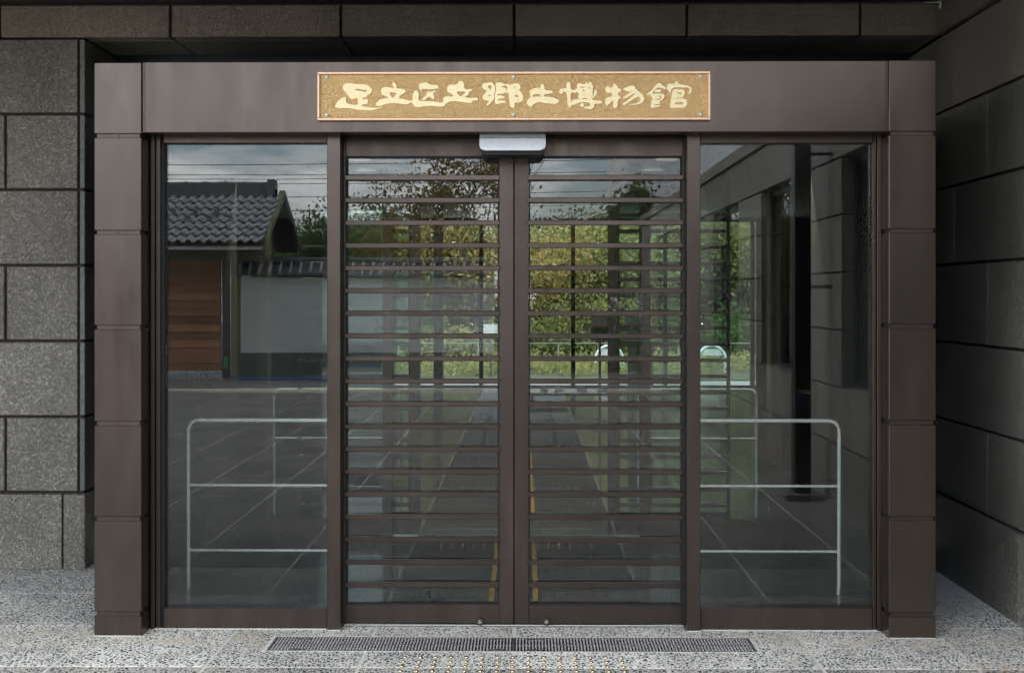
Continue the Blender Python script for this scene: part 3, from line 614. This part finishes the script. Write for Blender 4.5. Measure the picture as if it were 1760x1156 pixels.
door(588, 594, 858, 883, None, 'left leaf of the inner doors, slid half open', IY+.09, lambda px: ipx(px)-lo, name='inner_sliding_door', gl=GLASS_T, group='inner sliding doors')
door(884, 909, 1173, 1178, None, 'right leaf of the inner doors, slid half open', IY+.09, lambda px: ipx(px)+(1045-ipx(884)), name='inner_sliding_door', gl=GLASS_T, group='inner sliding doors')
# lobby shell
lb = thing('lobby', 'dim lobby walls and ceiling seen through both sets of glass doors', 'room')
LX0, LX1, LY = -5.2, 5.6, 15.8
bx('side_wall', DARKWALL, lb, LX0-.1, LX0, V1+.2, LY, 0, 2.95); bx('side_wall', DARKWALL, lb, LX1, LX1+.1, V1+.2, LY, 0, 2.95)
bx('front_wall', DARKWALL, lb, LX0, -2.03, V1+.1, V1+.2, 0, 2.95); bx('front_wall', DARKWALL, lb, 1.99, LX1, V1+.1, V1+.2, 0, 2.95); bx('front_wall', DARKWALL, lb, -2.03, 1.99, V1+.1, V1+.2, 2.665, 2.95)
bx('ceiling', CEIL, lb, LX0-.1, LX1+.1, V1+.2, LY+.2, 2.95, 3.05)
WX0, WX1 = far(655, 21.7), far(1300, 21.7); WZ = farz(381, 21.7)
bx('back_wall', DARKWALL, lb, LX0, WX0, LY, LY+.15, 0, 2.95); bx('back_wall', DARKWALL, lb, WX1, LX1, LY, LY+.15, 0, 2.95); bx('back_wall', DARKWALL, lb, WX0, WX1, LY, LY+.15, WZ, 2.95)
for px in (669, 827, 985, 1143, 1293):
    x = far(px, 21.7); bx('mullion', BLACKM, lb, x-.035, x+.035, LY+.02, LY+.12, 0, WZ)
bx('sill', BLACKM, lb, WX0, WX1, LY+.03, LY+.1, .0, .05)
bx('pane', GLASS_B, lb, WX0, WX1, LY+.06, LY+.068, .05, WZ)
x = far(755, 16.5); tag(bx('lobby_pillar', LEAD, None, x-.06, x+.06, 10.4, 10.6, 0, 2.948), 'slim dark pillar standing in the lobby left of the door gap', 'pillar')
for (x, y, zc, rr, lab) in ((-.98, 1.5, 2.419, .078, 'lit round downlight in the vestibule ceiling, left side, nearer the doors'), (-1.02, 2.12, 2.419, .078, 'lit round downlight in the vestibule ceiling, left side, further in'), (.83, 1.5, 2.419, .078, 'lit round downlight in the vestibule ceiling, right side, nearer the doors'), (.81, 2.12, 2.419, .078, 'lit round downlight in the vestibule ceiling, right side, further in'),
        (-1.75, 2.85, 2.949, .12, 'unseen round light added in the lobby ceiling to brighten the left inner handrail'), (1.65, 2.85, 2.949, .12, 'unseen round light added in the lobby ceiling to brighten the right inner handrail'),
        (-1.8, 6.5, 2.949, .12, 'unseen round light added in the lobby ceiling, on the left'), (1.8, 6.5, 2.949, .12, 'unseen round light added in the lobby ceiling, on the right')):
    dl = thing('ceiling_downlight', lab, 'ceiling light', (x, y, 0), group='round ceiling downlights')
    MB().tube([(0,0,zc), (0,0,zc-.012)], [rr, rr*.96], 24).build('ring', WHITE, dl); MB().tube([(0,0,zc-.0125), (0,0,zc-.016)], rr*.86, 24).build('diffuser', LAMP_V if zc < 2.5 else (RAIL_FILL if y < 4 else LAMP), dl)
# curved white wall in the lobby is left plain: info stands, counter, table
def stand(pxa, pxb, lab, cols):
    dist = 15.0; Y = dist - D; x0, x1 = far(pxa, dist), far(pxb, dist)
    s = thing('poster_stand', lab, 'poster stand', ((x0+x1)/2, Y, 0)); hw = (x1-x0)/2; z1, z0 = farz(541, dist), farz(583, dist)
    bx('panel', PALE, s, -hw-.02, hw+.02, .0, .02, z0-.02, z1+.02); bx('pole', LEAD, s, -.015, .015, .021, .045, 0, z0); bx('foot', LEAD, s, -hw, hw, -.12, .16, 0, .02)
    bx('sheet', cols[0], s, -hw, hw, -.004, -.001, (z0+z1)/2+.01, z1); bx('sheet', RED, s, -hw, hw, -.004, -.001, (z0+z1)/2-.015, (z0+z1)/2+.008); bx('sheet', cols[1], s, -hw, hw, -.004, -.001, z0, (z0+z1)/2-.017)
    return s, hw, z0, z1
NAVY = simple('dark_teal_print', (.05,.15,.20), .5)
stand(1018, 1044, 'poster stand with grey and dark blue sheets behind the right door leaf', (PALE, NAVY))
s_, hw, z0, z1 = stand(1077, 1102, 'poster stand with two dark blue sheets and white lettering above', (NAVY, NAVY))
try:
    tcv = bpy.data.curves.new('print', 'FONT'); tcv.body = 'いこ木'; tcv.size = .12; tcv.align_x = 'CENTER'; tob = bpy.data.objects.new('print', tcv); me = bpy.data.meshes.new_from_object(tob)
    for v_ in me.vertices: v_.co = Vector((v_.co.x*.62, -.006, (z0+z1)/2 + .05 + v_.co.y))
    me.materials.clear(); me.materials.append(WHITE); link('lettering', me, s_); bpy.data.objects.remove(tob)
except Exception as ex: print('text', ex)
dist = 14.0; ct = thing('lobby_counter', 'grey box counter with a dark top beyond the inner doors', 'counter', (far(1093, dist), dist-D, 0))
zt2 = farz(588, dist); bx('body', simple('counter_laminate', (.25,.26,.22), .5), ct, -.07, .16, -.3, .3, 0, zt2-.03); bx('top', DKT, ct, -.22, .2, -.34, .34, zt2-.03, zt2)
dist = 18; tb = thing('low_table', 'low table with red and blue toys lying on it, at the back of the lobby', 'table', (far(1010, dist), dist-D, 0))
zt3 = farz(672, dist); bx('top', LEAD, tb, -.9, 1.2, -.35, .35, zt3-.04, zt3)
for x in (-.8, 1.1):
    for y in (-.28, .28): bx('leg', LEAD, tb, x-.02, x+.02, y-.02, y+.02, 0, zt3-.04)
for i, (px, c_, w_) in enumerate(((935, RED, .12), (1000, RED, .15), (1040, BLUE, .24), (1085, BLUE, .14), (960, WHITE, .12))):
    col = {RED: 'red', BLUE: 'blue', WHITE: 'white'}[c_]
    lab = ['small red folded cloth at the left end of the low table', 'red folded cloth in the middle of the low table', 'large blue folded cloth on the low table', 'small blue folded cloth at the right end of the low table', 'white folded cloth between two red ones on the low table'][i]
    xx = far(px, dist); tag(MB().box(xx-w_/2, xx+w_/2, dist-D-.12, dist-D+.1, zt3+.001, zt3+.04, bev=.012).box(xx-w_*.35, xx+w_*.3, dist-D-.1, dist-D+.07, zt3+.0405, zt3+.065, bev=.01).build('folded_cloth', c_), lab, 'cloth')

# ================================================================ GARDEN BEYOND THE LOBBY
bx('garden_paving', PAVE_L, None, -12, 14, 15.96, 17.7, -.2, 0)['kind'] = 'structure'
bx('garden_soil', SOIL, None, -30, 30, 17.7, 60, -.3, .02)['kind'] = 'structure'
RAILW = simple('weathered_white_paint', (.24,.24,.22), .5)
gr = thing('garden_railing', 'white metal railing at the edge of the garden behind the lobby windows', 'railing')
dist = 26.6; Y = dist-D
for z in (farz(590, dist), farz(627, dist)): MB().tube([(-3, Y, z), (6, Y, z)], .013, 6).build('rail', RAILW, gr)
for i in range(11): x = -2.7 + i*.85; MB().tube([(x, Y, 0), (x, Y, farz(590, dist))], .016, 6).build('post', RAILW, gr)
def arch(pxc, dist, lab):
    a = thing('arched_barrier', lab, 'barrier', (far(pxc, dist), dist-D, 0), group='white arched barriers'); r_ = .28; zt = farz(594, dist)
    pts = [(-r_, 0, 0), (-r_, 0, zt-r_)] + [(-r_*math.cos(g), 0, zt-r_+r_*math.sin(g)) for g in [math.pi*i/10 for i in range(1, 10)]] + [(r_, 0, zt-r_), (r_, 0, 0)]
    MB().tube(pts, .03, 8).build('hoop', WHITE, a); MB().prism([(-.21, zt-.2), (.21, zt-.2), (.15, zt-.06), (-.15, zt-.06)], 'y', -.012, .012).build('panel', WHITE, a)
arch(1047, 26, 'white tube arch with a small panel, seen through the right door leaf'); arch(1223, 26, 'white tube arch with a small panel, seen through the right side window')
dist = 25; nb_ = thing('notice_board', 'small white notice board in the garden, left of where the door leaves meet', 'sign', (far(843, dist), dist-D, 0))
bx('board', WHITE, nb_, -.15, .15, -.015, .015, farz(574, dist), farz(557, dist)); bx('post', LEAD, nb_, -.02, .02, .016, .05, 0, farz(560, dist))

# ---------------- trees
def branchy(h, spread, levels, nchild, seed, r0, bare=.3, lift=.55):
    rd = random.Random(seed); segs = []; tips = []
    def grow(p, d, L_, r, lv):
        pts = [p.copy()]; n_ = 4
        for i in range(n_):
            d = (d + Vector((rd.gauss(0, .13), rd.gauss(0, .13), rd.gauss(.03, .09)))).normalized(); p = p + d*L_/n_; pts.append(p.copy())
        segs.append((pts, [r*(1-.5*i/n_) for i in range(n_+1)], lv))
        if lv >= levels: tips.append((pts[-1], pts[-2])); return
        for c_ in range(nchild):
            f = rd.uniform(.35, 1.0) if c_ else 1.0; q = pts[max(1, min(n_, int(round(f*n_))))]
            az = rd.uniform(0, 2*math.pi); nd = (d*.6 + Vector((math.cos(az)*spread, math.sin(az)*spread, rd.uniform(.05, lift)))).normalized()
            grow(q, nd, L_*rd.uniform(.55, .78), r*.5, lv+1)
    grow(Vector((0,0,0)), Vector((0,0,1)), h*.42, r0, 0)
    return segs, tips
def leaves(centers, n, sig, size, seed, asp=.55):
    g = np.random.default_rng(seed); c_ = np.asarray(centers)[g.integers(0, len(centers), n)] + g.normal(0, 1, (n, 3))*np.asarray(sig)
    u = g.normal(0, 1, (n, 3)); u /= np.linalg.norm(u, axis=1)[:, None]; w_ = g.normal(0, 1, (n, 3)); w_ -= (w_*u).sum(1)[:, None]*u; w_ /= np.linalg.norm(w_, axis=1)[:, None]
    s = (size*g.uniform(.6, 1.3, n))[:, None]; u = u*s; w_ = w_*s*asp
    V_ = np.stack([c_-u, c_+w_, c_+u, c_-w_], 1).reshape(-1, 3); me = bpy.data.meshes.new('leaves')
    me.vertices.add(len(V_)); me.vertices.foreach_set('co', V_.ravel()); me.loops.add(4*n); me.loops.foreach_set('vertex_index', np.arange(4*n)); me.polygons.add(n)
    me.polygons.foreach_set('loop_start', np.arange(n)*4); me.polygons.foreach_set('loop_total', np.full(n, 4)); me.update(); return me
def tree(name, lab, loc, h, spread, lm, nleaf, sig, size, seed, levels=3, nchild=4, r0=.12, group=None, cat='tree', lift=.55):
    t_ = thing(name, lab, cat, loc, random.uniform(0, 6), group); segs, tips = branchy(h, spread, levels, nchild, seed, r0, lift=lift)
    a, b = MB(), MB()
    for pts, rs, lv in segs: (a if lv == 0 else b).tube(pts, rs, 6 if lv < 2 else 4, False)
    a.build('trunk', BARK, t_); b.build('branches', BARK, t_)
    me = leaves([tuple(x[0]) for x in tips] + [tuple(x[1]) for x in tips], nleaf, sig, size, seed); me.name = 'crown'; me.materials.append(lm); link('crown', me, t_)
    return t_
def shrub(name, lab, loc, rx, ry, rz_, lm, n, size, seed, group=None, k=60, sg=.13):
    g = np.random.default_rng(seed); th = g.uniform(0, 6.283, k); ph = g.uniform(.1, 1.0, k); r_ = g.uniform(.55, 1, k)
    cs = np.stack([np.cos(th)*rx*r_*np.sqrt(1-ph**2*.7), np.sin(th)*ry*r_*np.sqrt(1-ph**2*.7), ph*rz_*r_], 1)
    s = thing(name, lab, 'shrub', loc, 0, group); me = leaves(cs, n, (rx*sg, ry*.13, rz_*.10), size, seed); me.name = 'foliage'; me.materials.append(lm); link('foliage', me, s)
    st = MB()
    for i in range(0, k, 6): st.tube([(0,0,0), tuple(cs[i]*.5+[0,0,.05]), tuple(cs[i])], [.03, .015, .006], 4, False)
    st.build('stems', BARK, s); return s
gt = [(-3.6, 27, 6.5, LF_G, 'dark green'), (-1.2, 25.5, 5.5, LF_A, 'rust brown'), (.9, 27.5, 6.2, LF_Y, 'yellow green'), (3.1, 25.8, 5.8, LF_Y, 'golden'), (5.6, 27.2, 6.6, LF_Y, 'pale yellow'), (8.4, 26, 6.5, LF_Y, 'broad yellow'), (-6.5, 26, 6.0, LF_G, 'low green')]
for i, (x, y, h_, lm, cn) in enumerate(gt):
    tree('garden_tree', cn + ' leaved tree in the garden behind the lobby, number ' .replace(', number ', '') + [' at its left', ' left of the door gap', ' behind the door gap', ' behind the right door leaf', ' behind the right side window', ' at its far right', ' at its far left'][i], (x, y, 0), h_*.8, .95, lm, 15000, (.42, .42, .38), .062, 40+i, group='garden trees behind the lobby', levels=3, lift=.35)
sh = [(-3.2, 23.8, 1.5, .8, .9, LF_G), (-1.6, 23.6, 1.0, .7, .8, LF_Y), (.2, 24.2, 1.2, .8, 1.5, LF_Y), (2.2, 24.4, 1.3, .8, 1.6, LF_Y), (4.4, 24.3, 1.3, .8, 1.5, LF_G), (6.4, 24.2, 1.2, .8, 1.6, LF_Y)]
for i, (x, y, rx, ry, rz_, lm) in enumerate(sh):
    shrub('garden_shrub', ['low dark shrub at the left of the garden', 'small yellow shrub left of the door gap', 'tall yellow shrub behind the door gap', 'tall yellow shrub behind the right door leaf', 'deep green shrub near the white arch', 'tall yellow shrub behind the right side window'][i], (x, y, 0), rx, ry, rz_, lm, 5000, .05, 70+i, 'shrubs along the garden railing')
hb = shrub('hedge', 'long green and yellow hedge closing the garden', (1, 31, 0), 12, 1.0, 8.0, LF_G, 70000, .17, 99, k=700, sg=.03)
me = leaves([(random.uniform(-7, 9), random.uniform(18.6, 25), .12) for _ in range(260)], 26000, (.22, .25, .10), .05, 301); me.name = 'ground_cover'; me.materials.append(LF_Y); tag(link('ground_cover', me), 'low yellow green ground cover planting along the garden edge', 'plants', kind='stuff')

# ================================================================ COURTYARD SEEN IN THE GLASS
gd = 23.3; XR = far(452, gd)                               # verge of the gatehouse roof
gh = thing('gatehouse', 'small gatehouse with grey pantiled roof across the courtyard, reflected in the left side window', 'building')
Ye, Yr = cy(23.3), cy(25.1); Ye2 = cy(27.0); Ze, Zr = farz(413, 23.3), farz(335, 25.1); XL = -9.6
slope = math.atan2(Zr-Ze, Ye-Yr)
bm = bmesh.new(); TW, TL = .193, .36; nx, ny = 8, 2; grid = []
for j in range(ny+1):
    rowv = []
    for i in range(nx+1):
        u = i/nx; z = .032*math.cos(u*2*math.pi*1.0 + .6) - (.012 if i == nx else 0); rowv.append(bm.verts.new((u*TW*1.04, -j/ny*TL, z - (0 if j else .0) + .050*(j/ny))))
    grid.append(rowv)
for j in range(ny):
    for i in range(nx): bm.faces.new((grid[j][i], grid[j][i+1], grid[j+1][i+1], grid[j+1][i]))
r_ = bmesh.ops.extrude_face_region(bm, geom=bm.faces[:]); bmesh.ops.translate(bm, verts=[v_ for v_ in r_['geom'] if isinstance(v_, bmesh.types.BMVert)], vec=(0,0,-.03))
bmesh.ops.recalc_face_normals(bm, faces=bm.faces); tm = bpy.data.meshes.new('tile'); bm.to_mesh(tm); bm.free(); tm.materials.append(TILE); tm.shade_smooth()
rl = math.hypot(Zr-Ze, Ye-Yr); nr = 7
ncol = int((XR-XL)/TW)
tiles_n = 0
for j in range(nr):
    s_ = (j+.55)/nr*rl                                       # distance up the slope of the tile's lower end; tile runs uphill
    for i in range(ncol):
        x = XR - (i+1)*TW
        if x < -8.2: continue
        o = link('tile', tm, gh); o.location = (x, Ye - 0 - math.cos(slope)*s_, Ze + math.sin(slope)*s_ + .03)
        o.rotation_euler = (slope, 0, math.pi) if False else (-slope, 0, 0)
        o.location = (x, Ye - math.cos(slope)*(s_+.0), Ze + math.sin(slope)*s_ + .05); o.rotation_euler = (0,0,0)
        o.matrix_local = Matrix.Translation(o.location) @ Matrix(((1,0,0,0), (0,-math.cos(slope)*-1,0,0), (0,0,1,0), (0,0,0,1))) if False else Matrix.Translation(Vector(o.location)) @ Matrix.Rotation(-slope, 4, 'X') @ Matrix.Rotation(math.pi, 4, 'Z') @ Matrix.Translation((-TW, 0, 0)) @ Matrix.Scale(-1, 4, (1,0,0)) @ Matrix.Translation((-TW, 0, 0))
        tiles_n += 1
for (j_, off_) in ((2.35, 0), (3.35, .35)):
    for q in range(5):
        xx = XR-.75-off_-q*.42; yy = Ye-math.cos(slope)*j_/nr*rl; zz_ = Ze+math.sin(slope)*j_/nr*rl
        MB().box(xx-.05, xx+.05, yy-.03, yy+.03, zz_+.02, zz_+.17, bev=.01).build('snow_guard', TILE_D, gh)
gb = MB(); gb.prism([(Ye+.02, Ze-.02), (Yr, Zr-.01), (Ye2-.02, Ze-.02), (Ye2-.02, Ze-.10), (Yr, Zr-.12), (Ye+.02, Ze-.10)], 'x', XL, XR-.01); gb.build('roof_deck', DKT, gh)
bs = MB()
for j in range(7):
    s0 = j/7*rl; y0 = Ye2+math.cos(slope)*s0; z0 = Ze+math.sin(slope)*s0
    bs.add([(XL, y0, z0+.03), (XR, y0, z0+.03), (XR, y0+math.cos(slope)*rl/7, z0+math.sin(slope)*rl/7+.01), (XL, y0+math.cos(slope)*rl/7, z0+math.sin(slope)*rl/7+.01)], [(0,1,2,3)])
bs.build('back_roof', TILE, gh)
rg = MB().box(XL, XR-.12, Yr-.13, Yr+.13, Zr-.03, Zr+.11).box(XL, XR-.14, Yr-.10, Yr+.10, Zr+.112, Zr+.21).build('ridge', TILE_D, gh)
for i in range(9): xx = XR-.75-i*.40; MB().tube([(xx-.02, Yr, Zr+.2), (xx+.02, Yr, Zr+.2)], .085, 10).build('ridge_cap', TILE_D, rg)
MB().tube([(XL, Yr, Zr+.2), (XR-.15, Yr, Zr+.2)], .07, 10).build('ridge_roll', TILE_D, rg)
MB().box(XR-.28, XR-.12, Yr-.16, Yr+.16, Zr-.02, Zr+.31, bev=.02).build('end_tile', TILE_D, rg)
for s in (1, -1):
    yy = Ye if s > 0 else Ye2
    MB().add([(XR-.05, yy, Ze-.10), (XR+.06, yy, Ze-.10), (XR+.06, Yr, Zr-.06), (XR-.05, Yr, Zr-.06), (XR-.05, yy, Ze+.04), (XR+.06, yy, Ze+.04), (XR+.06, Yr, Zr+.10), (XR-.05, Yr, Zr+.10)], [(0,3,2,1),(4,5,6,7),(0,1,5,4),(1,2,6,5),(2,3,7,6),(3,0,4,7)]).build('bargeboard', OLIVE if s > 0 else TILE_D, gh)
gY = cy(24.6)
MB().prism([(Ye-.35, Ze-.12), (Ye2+.35, Ze-.12), (Yr, Zr-.14)], 'x', XR-.5, XR-.42).build('gable', OLIVE, gh)
bx('beam', PLASTER, gh, XL, far(447, 23.35), cy(23.35)-.06, cy(23.35)+.02, farz(429, 23.35), farz(419, 23.35)); bx('lintel', OLIVE, gh, XL, far(447, 24.3), gY-.08, gY+.08, farz(448, 24.3), farz(431, 24.3))
x0_, x1_ = -9.3, far(378, 24.6); zb_ = .12; zt_2 = farz(449, 24.6); nbd = 14
dr_ = thing('gate_panel', 'orange-brown horizontal cedar board gate under the gatehouse roof', 'gate')
bx('backing', CEDAR, dr_, x0_, x1_, gY-.06, gY-.025, zb_, zt_2)
for i in range(nbd):
    a = zb_ + (zt_2-zb_)*i/nbd; bx('board', CEDAR, dr_, x0_, x1_, gY-.02+(.03 if i % 2 else 0), gY+.02+(.03 if i % 2 else 0), a+.003, a+(zt_2-zb_)/nbd-.003)
for (px, w_, m_) in ((383, .13, DKT), (402, .22, OLIVE), (449, .10, OLIVE)):
    x = far(px, 24.4); bx('post', m_, gh, x-w_/2, x+w_/2, gY-.07, gY+.07, 0, farz(431, 24.4))
tag(bx('green_box', GREEN, None, far(384, 24), far(391, 24), cy(24)-.05, cy(24)+.05, farz(633, 24), farz(613, 24), bev=.005), 'small green box fixed beside the gate post', 'box')
# plaster wall with tile cap
wd_ = 24.6; Yp = cy(wd_); xa, xb = far(414, wd_), far(850, wd_)
pwl = thing('plaster_wall', 'white plastered garden wall with grey tile coping across the courtyard', 'wall')
bx('face', PLASTER, pwl, xa, xb, Yp-.1, Yp+.1, farz(606, wd_), farz(476, wd_)); bx('plinth', BASE, pwl, xa-.01, xb+.01, Yp-.12, Yp+.12, 0, farz(606, wd_)-.002)
MB().prism([(Yp+.28, farz(474, wd_)), (Yp+.28, farz(470, wd_)), (Yp, farz(452, wd_)), (Yp-.28, farz(470, wd_)), (Yp-.28, farz(474, wd_))], 'x', xa, xb).build('coping', TILE_D, pwl)
m_ = MB(); x = xa
while x < xb: m_.tube([(x, Yp+.30, farz(470, wd_)+.01), (x, Yp, farz(452, wd_)+.03)], .035, 6); x += .2
o = m_.build('coping_tiles', TILE, pwl); o['kind'] = 'stuff'
MB().tube([(xa, Yp, farz(452, wd_)+.05), (xb, Yp, farz(452, wd_)+.05)], .07, 8).build('ridge_roll', TILE_D, pwl)
tag(MB().tube([(far(395, 23.7)+i*.35, cy(23.7)+.03*math.sin(i*1.3), .03) for i in range(11)], .02, 6).build('garden_hose', BLUE), 'blue hose lying along the foot of the plaster wall', 'hose')
# background: buildings
pb = thing('grey_building', 'pale grey clad building rising behind the granite wing, reflected in the right glass', 'building')
pd = 31.0; bx0 = far(1079, pd)
for i in range(6):
    zz0 = i*1.35; bx('cladding_panel', PALE, pb, bx0, bx0+12, cy(pd)-8, cy(pd), zz0+.012, zz0+1.338)
bx('core', LEAD, pb, bx0+.05, bx0+11.9, cy(pd)-7.9, cy(pd)-.05, 0, 8)
dh = thing('far_house', 'small distant house with a dark hipped roof above the plaster wall', 'house'); hdist = 60; hx = far(650, hdist)
bx('wall', PLASTER, dh, hx-2.2, hx+2.2, cy(hdist)-3, cy(hdist), 0, farz(384, hdist)); MB().add([(hx-2.9, cy(hdist)+.5, farz(384, hdist)), (hx+2.9, cy(hdist)+.5, farz(384, hdist)), (hx+2.9, cy(hdist)-3.5, farz(384, hdist)), (hx-2.9, cy(hdist)-3.5, farz(384, hdist)), (hx-.2, cy(hdist)-1.5, farz(361, hdist)), (hx+.2, cy(hdist)-1.5, farz(361, hdist))], [(0,1,5,4), (2,3,4,5), (1,2,5), (3,0,4), (0,3,2,1)]).build('roof', TILE_D, dh)
ah = thing('house_with_antenna', 'distant beige house with a television antenna on its roof, right of the gatehouse', 'house'); ad = 45; ax = far(515, ad); Ya = cy(ad)
bx('wall', simple('beige_render', (.5,.45,.36), .9), ah, ax-2, ax+2.4, Ya-4, Ya, 0, farz(430, ad)); MB().prism([(Ya+.5, farz(430, ad)), (Ya-2, farz(412, ad)), (Ya-4.5, farz(430, ad))], 'x', ax-2.3, ax+2.7).build('roof', TILE_D, ah)
an = MB().tube([(ax, Ya-2, farz(412, ad)), (ax, Ya-2, farz(352, ad))], .03, 6).tube([(ax-.35, Ya-2, farz(355, ad)), (ax+.25, Ya-2, farz(355, ad))], .02, 5)
for i in range(7): an.tube([(ax-.3+i*.09, Ya-2.3, farz(355, ad)), (ax-.3+i*.09, Ya-1.7, farz(355, ad))], .012, 4)
an.build('antenna', WIRE, ah)
# trees in the courtyard background
def rt(px, dist, **k): return (far(px, dist), cy(dist), 0)
tree('tall_tree', 'tall half-bare autumn tree with sparse hanging leaves, reflected in the left door leaf', rt(835, 28), 5.9, .72, LF_A, 1900, (.14,.14,.10), .055, 5, levels=4, nchild=3, r0=.12, lift=.7)
tree('tall_tree', 'bare twiggy tree whose branches reach the middle of the doors', rt(870, 30), 6.2, .8, LF_A, 260, (.16,.16,.12), .06, 15, levels=4, nchild=3, r0=.11, lift=.8)
tree('evergreen_tree', 'dense dark evergreen standing right of the doors beside the pale building', rt(1064, 29), 4.2, .13, LF_G, 9000, (.13,.13,.2), .06, 6, levels=3, nchild=4, lift=.9)
for i, (px, dist, h_, lm, sd_, lab) in enumerate(((535, 33, 3.9, LF_G, 21, 'bushy green tree just right of the gatehouse roof'), (610, 36, 4.3, LF_G, 22, 'dark round tree left of the distant house'), (690, 36, 3.9, LF_G, 23, 'low dark tree right of the distant house'), (735, 29, 4.2, LF_A, 24, 'rust coloured tree behind the plaster wall'), (930, 30, 3.7, LF_A, 25, 'brown leaved tree behind the meeting stiles'), (985, 31, 3.6, LF_G, 26, 'low green tree left of the evergreen'), (1030, 33, 4.3, LF_G, 27, 'mid green tree left of the tall evergreen'))):
    tree('background_tree', lab, rt(px, dist), h_, .9, lm, 12000, (.3,.3,.26), .055, sd_, levels=3, nchild=4, r0=.1, group='trees across the courtyard')
for i, px in enumerate((860, 910, 960, 1010, 1055)):
    dist = 26.5; shrub('background_shrub', ['green shrub at the end of the plaster wall', 'green shrub behind the left door stile', 'yellowing shrub in the middle of the hedge row', 'green shrub right of the yellowing one', 'green shrub nearest the granite wing'][i], rt(px, dist), .75, .5, 1.7, LF_Y if i == 2 else LF_G, 4500, .045, 50+i, 'shrubs across the courtyard')
# overhead wires
WIRES = [(300, 300, 40, 'upper wire of the three just above the gatehouse ridge'), (308, 307, 40, 'middle wire of the three just above the gatehouse ridge'), (317, 314, 40, 'lowest wire of the three just above the gatehouse ridge'), (343, 333, 44, 'thick twisted cable crossing beside the television antenna'), (372, 352, 44, 'lowest thin wire sloping down beside the television antenna'), (285, 280, 36, 'highest thin wire reflected near the top of the glass')]
for i, (ya, yb, dist, wl) in enumerate(WIRES):
    xa_, xb_ = -26, 9; m_ = []
    za, zb = farz(ya, dist), farz(yb, dist)
    for q in range(21): u = q/20; m_.append((xa_+(xb_-xa_)*u, cy(dist), za+(zb-za)*u + 1.3*((u-.5)**2*4-0) * (.25 if i % 2 else .18)))
    tag(MB().tube(m_, .010, 5).build('overhead_wire', WIRE), wl, 'wire', 'overhead wires')
